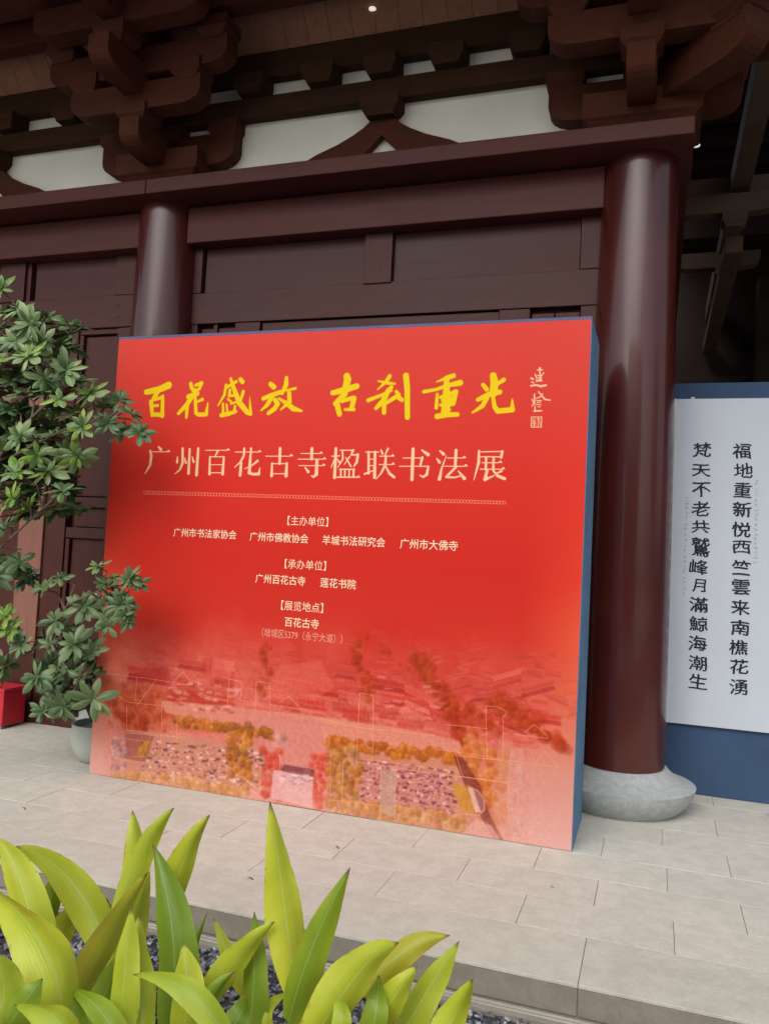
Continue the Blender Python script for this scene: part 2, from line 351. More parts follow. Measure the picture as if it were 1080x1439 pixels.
# wall zone above the plate
H(part('plaster_panel',PLASTER,None,-9,.18,1.10,1.17,4.531,5.7,0))
for z0,z1,nm in ((5.10,5.27,'wall_beam'),(5.42,5.66,'wall_beam')):
    H(part(nm,WOOD_BRD,None,-10,.9,1.0,1.0995,z0,z1,.008))
blk_x=[-2.85,-2.24,-1.725,-1.20,-.60,-4.66,-5.35,-5.9,-6.5]
def blockmesh(w,h,d=None):
    d=d or w; a=.62
    mb=MB(); hw,hd=w/2,d/2; k=.70
    sec=[(k,0),(k+.03,h*.12),(.93,h*.36),(1,h*.42),(1,h)]
    vs=[];fs=[]
    for s,z in sec: vs+=[(-hw*s,-hd*s,z),(hw*s,-hd*s,z),(hw*s,hd*s,z),(-hw*s,hd*s,z)]
    for i in range(len(sec)-1):
        for j in range(4): fs.append((i*4+j,i*4+(j+1)%4,i*4+4+(j+1)%4,i*4+4+j))
    fs+=[(3,2,1,0),tuple(len(sec)*4-4+j for j in range(4))]
    return mb.add(vs,fs).mesh('bearing_block',bevel=.004)
sb=blockmesh(.27,.149,.22)
for x in blk_x: H(link('bearing_block',sb,WOOD_BRD,None,(x,1.0,5.2705)))
def arm_profile(L,h,r=.13):
    """half-length L arm outline: flat top, four-facet curved-up ends"""
    pts=[(-L,h),(-L,h*.46)]
    for k in range(1,6):
        a=k/5*math.pi/2; pts.append((-L+r*1.35*(1-math.cos(a)), h*.46*(1-math.sin(a))))
    return pts+[(-x,z) for x,z in reversed(pts)]
def bracket_set(c,corner=False):
    cap=blockmesh(.78,.30,.54); root=H(link('cap_block',cap,WOOD_BR,None,(c,YC,4.5305)))
    off=Vector((c,YC,4.5305))
    def add(name,me,mat,loc,rz=0):
        return link(name,me,mat,root,Vector(loc)-off,(0,0,rz))
    h=.24
    X=lambda L,hh=h,wd=.18,nm='cross_arm':MB().prism(arm_profile(L,hh),-wd/2,wd/2,'y').mesh(nm,bevel=.006)
    Yp=lambda L,back,hh=h,wd=.18:MB().prism([( .0+back,hh),(back,0.0)]+[(x,z) for x,z in reversed([(p[0],p[1]) for p in arm_profile(L,hh)[:7]])],-wd/2,wd/2,'x').mesh('projecting_arm',bevel=.006)
    bm_=blockmesh(.27,.15,.24)
    add('cross_arm',X(.645,.26,.2),WOOD_BR,(c,1.07,4.732))
    for s in (-.53,0,.53): add('bearing_block',bm_,WOOD_BR,(c+s,1.07,4.9505))
    # first projecting arm and what it carries
    add('projecting_arm',Yp(.64,.0,.22),WOOD_BR,(c,1.1,4.70))
    add('bearing_block',bm_,WOOD_BR,(c,.58,4.885))
    add('cross_arm',X(.60,.22,.17),WOOD_BR,(c,.575,4.985))
    for s in (-.47,.47): add('bearing_block',bm_,WOOD_BR,(c+s,.57,5.18))
    add('cross_arm',X(.82,.22,.165),WOOD_BR,(c,.56,5.262))
    for s in (-.69,.69): add('bearing_block',bm_,WOOD_BR,(c+s,.55,5.46))
    # second projecting arm
    add('projecting_arm',Yp(1.05,.0,.22),WOOD_BR,(c,1.1,5.115))
    add('bearing_block',bm_,WOOD_BR,(c,.26,5.34))
    add('cross_arm',X(.74,.22,.168),WOOD_BR,(c,.26,5.485))
    add('projecting_arm',Yp(1.45,.0,.24,.172),WOOD_BR,(c,1.1,5.52))
    if corner:
        for L,z,hh in ((.95,4.742,.25),(1.45,5.108,.25),(1.8,5.49,.27)):
            add('diagonal_arm',Yp(L,.0,hh,.2),WOOD_BR,(c,1.1,z),math.radians(45))
        add('bearing_block',blockmesh(.30,.15),WOOD_BR,(c+.56,.54,4.957),math.radians(45))
        for L,z in ((.645,4.736),(1.05,5.11)):
            add('side_arm',Yp(L,.0,.235,.176),WOOD_BR,(c+.001,1.1,z),math.radians(90))
        add('bearing_block',bm_,WOOD_BR,(c+.55,1.1,4.958)); add('side_cross_arm',X(.6,.22,.17),WOOD_BR,(c+.55,1.12,5.0),math.radians(90))
        add('side_cross_arm',X(.55,.26,.19),WOOD_BR,(c+.002,1.1,4.731),math.radians(90))
for c in CX: bracket_set(c,c==CX[2])
# inverted V strut in the middle of the bay
def inv_v(c):
    R=[(.0,4.97),(.10,4.97),(.115,4.99),(.125,5.0)]
    outer=[(.10,4.955),(.16,4.905),(.235,4.86),(.36,4.80),(.545,4.735),(.70,4.66),(.80,4.60),(.84,4.532)]
    inner=[(.30,4.532),(.0,4.835)]
    pts=[(c+x,z) for x,z in outer]+[(c+x,z) for x,z in inner]+[(c-x,z) for x,z in inner[:1]]+[(c-x,z) for x,z in reversed(outer)]
    mb=MB()
    # two legs, one closed outline
    o=H(mb.prism(pts,1.03,1.0990).obj('forked_strut',WOOD_BR)); o.location=-hall_inv
    H(link('bearing_block',blockmesh(.31,.148,.2),WOOD_BRD,None,(c,1.02,4.9555)))
inv_v(-1.72); inv_v(-5.53)
# outer eave beams
for z0,z1,y0,y1 in ((5.79,6.03,.16,.34),):
    H(part('eave_beam',WOOD_BR,None,-10,1.2,y0,y1,z0,z1,.01))
H(part('inner_eave_beam',WOOD_BR,None,-10,1.0,.485,.635,5.70,5.94,.01))
H(part('side_eave_beam',DARKIN2,None,1.02,1.2,.32,9,5.57,5.83,.01))
# sloped soffit boards between the wall beam and the inner eave beam
pl=MB().box(-.094,.094,-.006,.006,0,.95).mesh('soffit_board',bevel=.003)
ang=math.atan2(.60,.70)
x=-7.6
k=0
while x<1.1:
    H(link('soffit_board',pl,(WOOD_PLANK,WOOD_PLANK2)[k%3==1],None,(x,1.0,5.64),(ang,0,0))); x+=.1905; k+=1
H(part('soffit_backing',DARKIN,None,-10,1.0,.3,1.35,6.36,6.40,0))
# rafters and roof over the eave
rf=H(link('roof',MB().add([(-11,-1.7,5.95),(2.8,-1.7,5.95),(2.8,3.2,8.2),(-11,3.2,8.2),(-11,-1.7,6.12),(2.8,-1.7,6.12),(2.8,3.2,8.4),(-11,3.2,8.4)],[(0,3,2,1),(4,5,6,7),(0,1,5,4),(1,2,6,5),(2,3,7,6),(3,0,4,7)]).mesh('roof'),TILE)); rf.location=-hall_inv
rme=MB().box(-.055,.055,-.05,.05,0,2.9).mesh('rafter',bevel=.01)
x=-10.8
while x<2.7:
    link('rafter',rme,WOOD_BR,rf,(x,-1.6,5.93),(-math.atan2(4.9,2.25),0,0)); x+=.28
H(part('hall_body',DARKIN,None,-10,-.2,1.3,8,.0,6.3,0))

# ------------------------------------------------------------------ side gallery seen past the corner column
gal=thing('side_gallery','dim timber gallery with crossing beams behind the corner column','building',(3,6,0))
def G(o): o.location=Vector(o.location)-Vector((3,6,0)); o.parent=gal; return o
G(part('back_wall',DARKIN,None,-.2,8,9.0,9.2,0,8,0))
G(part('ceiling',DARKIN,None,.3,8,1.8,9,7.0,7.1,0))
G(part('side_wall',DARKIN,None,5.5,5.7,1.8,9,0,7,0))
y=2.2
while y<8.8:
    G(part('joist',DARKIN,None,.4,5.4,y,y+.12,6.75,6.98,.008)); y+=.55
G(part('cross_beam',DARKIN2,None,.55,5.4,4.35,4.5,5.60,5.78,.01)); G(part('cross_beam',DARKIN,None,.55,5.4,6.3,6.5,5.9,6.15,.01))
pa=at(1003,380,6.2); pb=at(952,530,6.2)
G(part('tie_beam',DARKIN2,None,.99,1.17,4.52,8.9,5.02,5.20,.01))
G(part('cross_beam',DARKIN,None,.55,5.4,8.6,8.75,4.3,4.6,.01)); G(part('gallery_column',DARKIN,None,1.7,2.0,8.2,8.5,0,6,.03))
for yy,zz,xx in ((4.2,5.30,.95),(6.1,5.4,1.0)):
    am=MB().prism(arm_profile(.5,.2),-.08,.08,'y').mesh('gallery_arm',bevel=.006)
    G(link('gallery_arm',am,DARKIN2,None,(xx,yy,zz)))
    G(link('gallery_block',blockmesh(.24,.14),DARKIN2,None,(xx+.1,yy,zz-.15)))

# ------------------------------------------------------------------ downlights under the eave
dl=MB().lathe([(.026,0),(.028,.003),(.028,.008)],24).mesh('downlight',smooth=True)
p1=at(523,13,.88); o=link('downlight',dl,LAMPM,None,p1,(0,0,0)); tag(o,'small round white downlight under the eave boards near the top centre','ceiling light')
p2=at(978,205,1.9); o=link('downlight',dl,LAMPM,None,p2,(0,0,0)); tag(o,'tiny round downlight in the dark gallery right of the corner column','ceiling light')

# ------------------------------------------------------------------ blue screen wall with the couplet scroll
scr=thing('screen_wall','low navy blue exhibition screen standing behind the corner column','screen',(1.8,1.62,0))
o=part('screen_panel',BLUE2,None,.30,1.68,1.585,1.65,0.0,2.965,.006); o.location-=scr.location; o.parent=scr
o=part('screen_panel',BLUE2,None,1.683,3.05,1.585,1.65,0.0,2.965,.006); o.location-=scr.location; o.parent=scr
o=part('foot_bar',DARKIN2,None,.5,3.0,1.66,1.95,0.0,.03,.006); o.location-=scr.location; o.parent=scr
xp=at(940,800,1.54).x; o=part('edge_strip',TRIM,None,xp-.012,xp+.012,1.53,1.55,.47,2.84,.003); o.location-=scr.location; o.parent=scr  # narrow pale upright strip left of the scroll board
scroll=thing('couplet_scroll','tall white board with two columns of black brush characters on the blue screen','calligraphy',(.98,1.56,.5))
def S(o): o.location=Vector(o.location)-Vector((.98,1.56,.5)); o.parent=scroll; return o
S(part('scroll_board',PAPER,None,.487,1.46,1.555,1.5845,.492,2.842,.003))
S(part('mount_clip',TRIM,None,.60,.625,1.556,1.584,2.8425,2.856,.002)); S(part('mount_clip',TRIM,None,1.14,1.165,1.556,1.584,2.8425,2.856,.002))
rr=random.Random(9)
def glyph_mesh(txt,size,off=0.0,sx=1.0,space=1.0):
    cu=bpy.data.curves.new('txt','FONT'); cu.body=txt; cu.size=size; cu.offset=off; cu.resolution_u=3; cu.space_character=space
    cu.align_x='LEFT'; cu.fill_mode='FRONT'
    t=bpy.data.objects.new('txt',cu); COL.objects.link(t)
    dg=bpy.context.evaluated_depsgraph_get(); me=bpy.data.meshes.new_from_object(t.evaluated_get(dg))
    COL.objects.unlink(t); bpy.data.objects.remove(t); bpy.data.curves.remove(cu)
    n=len(me.vertices); co=np.empty(n*3); me.vertices.foreach_get('co',co); co=co.reshape(-1,3)
    fs=[tuple(p.vertices) for p in me.polygons]; bpy.data.meshes.remove(me)
    return co,fs
def put(mb,txt,pl,pr,plane,size_k=1.0,bold=0.0,h=None,yoff=-.001,brush=False):
    """txt fills pixel pl..pr (centre line) on the plane y=plane"""
    a=at(*pl,plane); b=at(*pr,plane); W=abs(b.x-a.x)
    co,fs=glyph_mesh(txt,1.0,0)
    if brush:
        bm=bmesh.new(); vv=[bm.verts.new(tuple(c)) for c in co]
        for f in fs:
            try: bm.faces.new([vv[i] for i in f])
            except ValueError: pass
        bmesh.ops.subdivide_edges(bm,edges=bm.edges[:],cuts=2,use_grid_fill=True); bm.verts.index_update()
        co=np.array([tuple(v.co) for v in bm.verts]); fs=[tuple(v.index for v in f.verts) for f in bm.faces]; bm.free()
        x_,y_=co[:,0].copy(),co[:,1].copy(); p_=rr.uniform(0,6)
        co[:,0]+=.020*np.sin(y_*7+p_)+.009*np.sin(y_*23+x_*9+p_); co[:,1]+=.022*np.sin(x_*6+p_*2)+.010*np.sin(x_*21+y_*13)-.035*(x_-.5)**2
    mn=co.min(0); mx=co.max(0); s=W/(mx[0]-mn[0])
    sz=h/(mx[1]-mn[1]) if h else s*size_k
    cz=(a.z+b.z)/2; cy=(mn[1]+mx[1])/2
    d=bold*s
    for k,(ox,oz) in enumerate([(0,0)] if not bold else [(0,0),(d,0),(-d,0),(0,d*.7),(0,-d*.7)]):
        mb.add([(min(a.x,b.x)+(x-mn[0])*s+ox, plane+yoff-.00012*k, cz+(y-cy)*sz+oz) for x,y,_ in co],fs)
colR=[('福',1042,634),('地',1044,661),('重',1043,689),('新',1042,716),('悦',1041,744),('西',1042,769),('竺',1041,798),('雲',1041,825),('来',1040,854),('南',1039,882),('樵',1037,910),('花',1038,937),('湧',1037,966)]
colL=[('梵',986,632),('天',985,661),('不',985,688),('老',984,715),('共',984,740),('鷲',984,769),('峰',981,797),('月',982,823),('滿',981,850),('鯨',981,877),('海',980,904),('潮',980,932),('生',980,958)]
PY=1.5549
for col in (colR,colL):
    for ch,px,py in col:
        mb=MB()
        hw=12.9 if ch not in '月' else 9.5
        hh={'西':.098,'鷲':.145,'天':.095,'共':.095,'月':.098}.get(ch,.112)
        put(mb,ch,(px-hw,py),(px+hw,py),PY,bold=rr.uniform(.014,.024),h=hh*.96,brush=True)
        me=bpy.data.meshes.new('brush_character'); me.from_pydata(mb.v,[],mb.f); S(link('brush_character',me,INK))
mb=MB(); rr=random.Random(5)
def tiny(xa,ya,xb,yb,n):
    for i in range(n):
        t=i/(n-1); px=xa+(xb-xa)*t; py=ya+(yb-ya)*t
        for k in range(4):
            a=at(px+rr.uniform(-2,1.2),py+rr.uniform(-2,2),PY); v=rr.random()<.4; L=rr.uniform(.008,.018)
            w_,h_=(L,.0035) if not v else (.0035,L)
            yy=PY-.0008-.00004*k
            mb.add([(a.x,yy,a.z),(a.x+w_,yy,a.z+w_*.2),(a.x+w_,yy,a.z+h_+w_*.2),(a.x,yy,a.z+h_)],[(0,1,2,3)])
tiny(1062,676,1060,792,18); tiny(964,700,960,835,19)
me=bpy.data.meshes.new('small_inscription'); me.from_pydata(mb.v,[],mb.f); S(link('small_inscription',me,INKG))

# ------------------------------------------------------------------ exhibition display board
BW,BH,BD=3.215,3.0,.625
TW,TH=2100,1960
img=np.zeros((TH,TW,3),np.float32)       # row 0 = board top
def tex(px,py):
    q=at(px,py,0.0); return ((q.x+BW)/BW*TW,(BH-q.z)/BH*TH)
SC=2.95                                  # texels per photo pixel, about
def lerp(a,b,t): return a+(b-a)*t
def vnoise(h,w,cell,seed):
    r=np.random.RandomState(seed); gy,gx=int(h/cell)+2,int(w/cell)+2; g_=r.rand(gy,gx).astype(np.float32)
    yy=np.arange(h)/cell; xx=np.arange(w)/cell; y0=yy.astype(int); x0=xx.astype(int); fy=(yy-y0)[:,None]; fx=(xx-x0)[None]
    fy=fy*fy*(3-2*fy); fx=fx*fx*(3-2*fx)
    a=g_[y0][:,x0]; b=g_[y0][:,x0+1]; c=g_[y0+1][:,x0]; d=g_[y0+1][:,x0+1]
    return (a*(1-fx)+b*fx)*(1-fy)+(c*(1-fx)+d*fx)*fy
V=np.linspace(0,1,TH,dtype=np.float32)[:,None]; U=np.linspace(0,1,TW,dtype=np.float32)[None]
def grad(stops):
    xs=[s[0] for s in stops]; return np.stack([np.interp(V[:,0],xs,[s[1][k] for s in stops]) for k in range(3)],-1)[:,None,:]
midc=grad([(0,(221,74,64)),(.15,(219,66,54)),(.32,(215,52,40)),(.5,(206,46,34)),(.62,(204,54,40)),(.72,(206,88,74)),(.85,(208,120,104)),(1,(214,150,136))])  # print gradient, with a veiling reflection painted into the paler top
sidec=grad([(0,(221,78,68)),(.15,(219,70,58)),(.32,(222,58,44)),(.5,(222,66,46)),(.60,(226,92,64)),(.72,(222,112,84)),(.85,(212,140,118)),(1,(218,174,166))])
sw=np.clip(np.maximum((.10-U)/.10,(U-.90)/.10),0,1)**1.0
img[:]=midc*(1-sw[...,None])+sidec*sw[...,None]
n1=vnoise(TH,TW,160,1)*.5+vnoise(TH,TW,70,2)*.3+vnoise(TH,TW,26,3)*.2
fade=np.clip((V-.57)/.16,0,1)*np.ones_like(U)*(1-sw*.8)
img += ((n1-.5)*fade)[...,None]*np.array([26,60,56],np.float32)
def region(x0,y0,x1,y1):
    x0=max(0,int(x0));y0=max(0,int(y0));x1=min(TW,int(x1)+2);y1=min(TH,int(y1)+2)
    if x1<=x0 or y1<=y0: return None
    yy,xx=np.mgrid[y0:y1,x0:x1]; return (slice(y0,y1),slice(x0,x1)),xx.astype(np.float32),yy.astype(np.float32)
def blend(sl,a,col):
    img[sl]=img[sl]*(1-a[...,None])+np.array(col,np.float32)*a[...,None]
def stroke(pts,col,alpha=1.0,soft=1.2,grow=0):
    """pts: (photo x, photo y, radius px)"""
    P=[(*tex(x,y),r*SC+grow) for x,y,r in pts]
    mr=max(p[2] for p in P)+soft+2
    rg_=region(min(p[0] for p in P)-mr,min(p[1] for p in P)-mr,max(p[0] for p in P)+mr,max(p[1] for p in P)+mr)
    if rg_ is None: return
    sl,xx,yy=rg_; d=np.full(xx.shape,1e9,np.float32)
    if len(P)==1: d=np.hypot(xx-P[0][0],yy-P[0][1])-P[0][2]
    for (ax,ay,ar),(bx,by,br) in zip(P,P[1:]):
        dx,dy=bx-ax,by-ay; t=np.clip(((xx-ax)*dx+(yy-ay)*dy)/(dx*dx+dy*dy+1e-6),0,1)
        d=np.minimum(d,np.hypot(xx-ax-dx*t,yy-ay-dy*t)-(ar+(br-ar)*t))
    blend(sl,np.clip(.5-d/soft,0,1)*alpha,col)
def poly(pts,col,alpha=1.0,soft=3.0):
    P=[tex(x,y) for x,y in pts]; xs=[p[0] for p in P]; ys=[p[1] for p in P]
    rg_=region(min(xs)-soft,min(ys)-soft,max(xs)+soft,max(ys)+soft)
    if rg_ is None: return
    sl,xx,yy=rg_; ins=np.zeros(xx.shape,bool); d=np.full(xx.shape,1e9,np.float32)
    for (ax,ay),(bx,by) in zip(P,P[1:]+P[:1]):
        c=((ay>yy)!=(by>yy)); 
        with np.errstate(divide='ignore',invalid='ignore'): ins^=c&(xx<(bx-ax)*(yy-ay)/(by-ay+1e-9)+ax)
        dx,dy=bx-ax,by-ay; t=np.clip(((xx-ax)*dx+(yy-ay)*dy)/(dx*dx+dy*dy+1e-6),0,1); d=np.minimum(d,np.hypot(xx-ax-dx*t,yy-ay-dy*t))
    blend(sl,np.clip(.5+np.where(ins,d,-d)/soft,0,1)*alpha,col)
rp=random.Random(11); U_=rp.uniform
def blob(x,y,r,col,alpha=.6,soft=6):
    stroke([(x,y,r)],col,alpha,soft)
    if r>3.2:
        stroke([(x+r*.35,y+r*.35,r*.5)],tuple(c*.72 for c in col),alpha*.6,4); stroke([(x-r*.3,y-r*.35,r*.35)],tuple(min(255,c*1.18+8) for c in col),alpha*.6,3)
# --- far, red-washed town
def house(x,y,w_,h_,tone,al):
    """a small hall seen from the air: ridge, lit and shaded roof slopes, wall"""
    k=.15 if x<560 else rp.choice([.15,-.25,.4,.15,-.1]); R0,R1,Wl=tone
    poly([(x,y),(x+w_,y+w_*k),(x+w_*.94,y+w_*k+h_*.5),(x+w_*.06,y+h_*.5)],R0,al,1.6)
    poly([(x+w_*.06,y+h_*.5),(x+w_*.94,y+w_*k+h_*.5),(x+w_,y+w_*k+h_),(x,y+h_)],R1,al,1.6)
    poly([(x+w_*.05,y+h_),(x+w_*.95,y+w_*k+h_),(x+w_*.95,y+w_*k+h_*1.35),(x+w_*.05,y+h_*1.35)],Wl,al*.8,1.6)
    stroke([(x+w_*.06,y+h_*.5,.35),(x+w_*.94,y+w_*k+h_*.5,.35)],(240,170,150),al*.7,1.5)
TN=[((204,58,44),(176,40,32),(228,120,100)),((220,92,76),(196,62,50),(236,150,130)),((186,50,42),(160,38,34),(222,110,92)),((226,116,98),(204,76,62),(176,50,42)),((190,70,56),(168,46,40),(214,100,84))]
for row in range(12):
    y0=874+row*12
    for i in range(26):
        x=U_(165,800); y=y0+U_(-4,4)+(x-450)*.10
        if 250<x<640 and y>985+(x-235)*.12: continue
        k=max(0,min(1,(y-868)/120)); sz=.6+k*.9
        house(x,y,U_(10,30)*sz,U_(4,10)*sz,rp.choice(TN),(.10+.40*k)*U_(.4,1)*(1 if x<770 else .5))
for x,y,w_,h_ in ((178,935,58,20),(232,958,70,22),(300,925,30,28),(520,952,50,16),(536,975,44,14),(566,960,40,22),(470,940,30,12),(430,960,46,14),(600,985,42,12),(690,950,44,14),(730,968,50,14),(660,975,38,12),(745,1000,44,14),(700,1006,40,12),(250,925,40,14)):
    house(x,y,w_,h_,rp.choice(TN),.62)
# tree belts, washed brown red
for (xa,ya,xb,yb,n,rr_) in ((500,900,520,1000,22,6),(590,915,660,1030,40,8),(700,975,790,1050,30,8),(515,900,600,960,14,6),(150,980,240,1010,22,7),(640,985,700,1030,24,8)):
    for i in range(n):
        t=rp.random(); blob(xa+(xb-xa)*t+U_(-9,9),ya+(yb-ya)*t+U_(-7,7),U_(rr_*.4,rr_),rp.choice([(182,62,26),(190,78,34),(170,52,26)]),.40,7)
# left dark roofs
poly([(180,948),(235,935),(245,965),(178,960)],(168,50,48),.45); poly([(285,925),(312,922),(318,950),(280,947)],(186,56,50),.4)
poly([(300,922),(330,930),(322,955),(296,948)],(222,120,102),.45); poly([(240,960),(300,968),(318,996),(236,985)],(176,56,54),.45)
# left tree mass
poly([(140,955),(320,975),(330,1030),(180,1025),(150,1000)],(186,78,40),.38,16)
for i in range(60): blob(U_(150,230),U_(962,1030),U_(3,8),rp.choice([(190,84,40),(170,62,36),(200,100,56)]),.35,7)
# the broad road
poly([(232,985),(330,1000),(470,1022),(480,1030),(640,1055),(630,1026),(520,1008),(452,996),(330,975),(240,962)],(206,124,118),.0)
for (xa,ya,xb,yb,n,rr_) in ((495,905,520,985,26,6),(580,915,655,1050,70,8),(376,905,366,975,20,7),(690,985,790,1050,34,9),(150,985,200,1020,24,8)):
    for i in range(n):
        t=rp.random(); blob(xa+(xb-xa)*t+U_(-8,8),ya+(yb-ya)*t+U_(-5,5),U_(rr_*.5,rr_),rp.choice([(176,60,28),(186,78,36),(162,52,28)]),.45,5)
poly([(392,935),(450,928),(470,965),(440,985),(380,975)],(224,112,100),.45,8)
poly([(225,984),(326,993),(459,1008),(592,1028),(645,1042),(655,1066),(592,1056),(459,1037),(326,1020),(233,1002)],(214,142,122),.92,6)
poly([(372,1012),(459,1020),(455,1085),(372,1066)],(214,146,128),.7,8)
poly([(350,1005),(452,1010),(455,1098),(330,1075),(318,1018)],(208,132,126),.55,12)
for i in range(70):                                    # houses and cars along the road
    x=U_(235,330); y=U_(950,990)+(x-235)*.14; poly([(x,y),(x+U_(5,12),y+1),(x+U_(4,10),y+U_(3,7)),(x-1,y+4)],rp.choice([(226,150,140),(170,70,62),(196,46,44),(230,170,160)]),.5,2.5)
for i in range(30):
    x=U_(520,620); y=U_(945,1015)+(x-520)*.1; poly([(x,y),(x+U_(6,16),y+1.5),(x+U_(6,14),y+U_(3,7)),(x-1,y+4)],rp.choice([(228,120,110),(210,80,72),(230,150,142)]),.45,3)
# temple precinct, left block
poly([(178,1025),(372,1048),(385,1100),(330,1112),(175,1086)],(196,140,118),.75,8)
for row in range(7):
    for i in range(60):
        x=200+i*2.9+U_(-1.5,1.5); y=1042+row*8.2+(x-200)*.10+U_(-2.5,2.5)
        if x>372: continue
        (lambda a,b_,c_: poly([(x-a,y-b_),(x+a,y-b_+.4),(x+a*.9,y+b_),(x-a,y+b_)],c_,.8,1.4))(U_(.8,3.4),U_(.5,2.2),rp.choice([(224,196,178),(110,72,66),(146,104,80),(232,208,196),(166,112,88),(94,62,72),(190,142,104),(206,160,140)]))
for i in range(48):                                    # tree belt above it
    x=246+i*2.9; y=1012+(x-246)*.155+U_(-5,7); blob(x,y,U_(3.5,7),rp.choice([(176,104,36),(160,92,34),(194,122,48),(140,84,36)]),.85,3.5)
    blob(x+1,y-3,U_(1.5,3),(208,140,60),.45,3)
for i in range(70): blob(U_(320,352),U_(1020,1098),U_(3,7),rp.choice([(192,118,42),(170,100,40),(204,140,64),(150,92,44)]),.7,4)
for i in range(80): x=U_(160,350); blob(x,1088+(x-160)*.14+U_(-8,8),U_(4,9),rp.choice([(206,154,92),(196,138,74),(186,126,66),(214,170,118)]),.55,6)
poly([(176,1028),(216,1034),(204,1072),(176,1066)],(156,88,76),.7,4); blob(200,1056,9,(186,130,48),.85,5); blob(206,1048,7,(186,130,48),.8,5)
for i in range(50): blob(U_(156,176),U_(1030,1082),U_(2,5),rp.choice([(166,126,128),(206,168,156),(142,108,116),(190,150,150)]),.55,4)
# red tree strips and pale court
for i in range(60): blob(U_(366,394),U_(1052,1122),U_(3,7),rp.choice([(204,76,58),(190,64,50),(212,98,76)]),.45,5)
for i in range(70): blob(U_(434,460),U_(1062,1136),U_(3,6),rp.choice([(214,88,68),(200,72,56),(220,108,86)]),.5,5)
poly([(384,1082),(440,1086),(438,1136),(380,1122)],(222,184,188),.85,4)
poly([(398,1074),(442,1082),(440,1092),(396,1084)],(112,60,66),.75,3)
for i in range(26): x=U_(386,436); y=U_(1080,1100); poly([(x,y),(x+8,y+1),(x+7,y+3.5),(x,y+3)],rp.choice([(240,210,208),(170,130,140)]),.6,2)
blob(392,1040,12,(214,160,150),.5,6); blob(398,1036,6,(166,112,96),.5,4)
for x,y in ((340,1092),(346,1098),(352,1110)): stroke([(x,y,1.2),(x+18,y+12,1.2)],(230,180,170),.6,2)
# right block
poly([(462,1036),(640,1062),(690,1130),(700,1178),(640,1170),(462,1138)],(196,140,112),.75,8)
poly([(505,1066),(620,1086),(640,1140),(505,1120)],(196,132,136),.6,6)
for row in range(8):
    for i in range(52):
        x=503+i*2.7+U_(-1.5,1.5); y=1068+row*8+(x-503)*.13+U_(-2.5,2.5)
        if x>640: continue
        (lambda a,b_,c_: poly([(x-a,y-b_),(x+a,y-b_+.4),(x+a*.9,y+b_),(x-a,y+b_)],c_,.8,1.4))(U_(.8,3.4),U_(.5,2.2),rp.choice([(104,46,62),(124,60,74),(222,172,166),(146,84,80),(186,122,76),(234,198,190),(170,104,98)]))
for i in range(60): x=458+i*3.1; blob(x,1042+(x-458)*.12+U_(-5,8),U_(3.5,7),rp.choice([(186,104,34),(168,90,32),(200,122,46)]),.85,4)
for i in range(90): blob(U_(462,506),U_(1050,1130),U_(3,7),rp.choice([(190,128,58),(150,110,62),(204,148,84),(166,98,44)]),.65,4)
for i in range(110): x=U_(460,650); blob(x,1132+(x-460)*.13+U_(-10,9),U_(3,8),rp.choice([(204,150,84),(190,130,66),(214,170,116),(170,112,60)]),.6,5)
poly([(535,1080),(556,1084),(556,1150),(533,1142)],(186,160,142),.65,5)
for i in range(110): x=U_(650,712); blob(x+(0),1040+(x-650)*.6+U_(-12,95),U_(3,8),rp.choice([(204,118,52),(190,100,44),(214,140,80)]),.5,6)
poly([(700,1040),(720,1040),(712,1195),(690,1188)],(214,166,140),.35,14)
# sports field, lane, pavilion circle
poly([(636,1062),(650,1064),(672,1100),(690,1150),(712,1190),(700,1192),(676,1150),(655,1110)],(122,52,46),.75,5)
poly([(634,1100),(656,1106),(668,1142),(648,1142)],(196,146,56),.8,4); poly([(656,1106),(664,1108),(676,1142),(668,1142)],(230,204,190),.8,2)
poly([(664,1108),(676,1116),(682,1132),(676,1143)],(170,116,112),.7,3)
stroke([(656,1104,.7),(672,1112,.7),(680,1124,.7),(680,1138,.7),(672,1146,.7),(655,1144,.7)],(232,188,150),.8,2)
poly([(668,1150),(690,1160),(712,1196),(640,1182)],(222,176,168),.7,6)
poly([(716,1050),(736,1052),(732,1160),(712,1156)],(214,172,150),.5,4)
for i in range(30): blob(U_(714,738),U_(1080,1190),U_(3,8),rp.choice([(222,182,172),(206,152,128),(198,148,140)]),.4,7)
# wash at the foot, mist
yb=np.clip((V-.93)/.07,0,1)*np.ones_like(U)
mist=(yb*.30)[...,None]; img[:]=img*(1-mist)+np.array([214,168,150],np.float32)*mist
rs=(np.clip((U-.86)/.07,0,1)*np.clip((V-.80)/.06,0,1)*.9)[...,None]; img[:]=img*(1-rs)+(grad([(0,(214,150,130)),(.8,(212,142,120)),(.9,(214,158,146)),(1,(220,178,170))]))*rs
def blur(a,n):
    for ax in (0,1):
        c=np.cumsum(np.pad(a,[(n+1,n) if k==ax else (0,0) for k in range(3)],mode='edge'),axis=ax,dtype=np.float64)
        a=((c[2*n+1:] - c[:-2*n-1])/(2*n+1) if ax==0 else (c[:,2*n+1:]-c[:,:-2*n-1])/(2*n+1)).astype(np.float32)
    return a
r0=int(TH*.5); sub=img[r0:]; img[r0:]=blur(blur(sub,3),3)*.5+blur(sub,1)*.5
gr=(vnoise(TH-r0,TW,4,8)-.5)*.5+(vnoise(TH-r0,TW,9,9)-.5)*.6
gk=np.clip((V[r0:]-.66)/.12,0,1)*(1-sw*.85)
img[r0:]+=(gr*gk)[...,None]*np.array([18,24,22],np.float32)
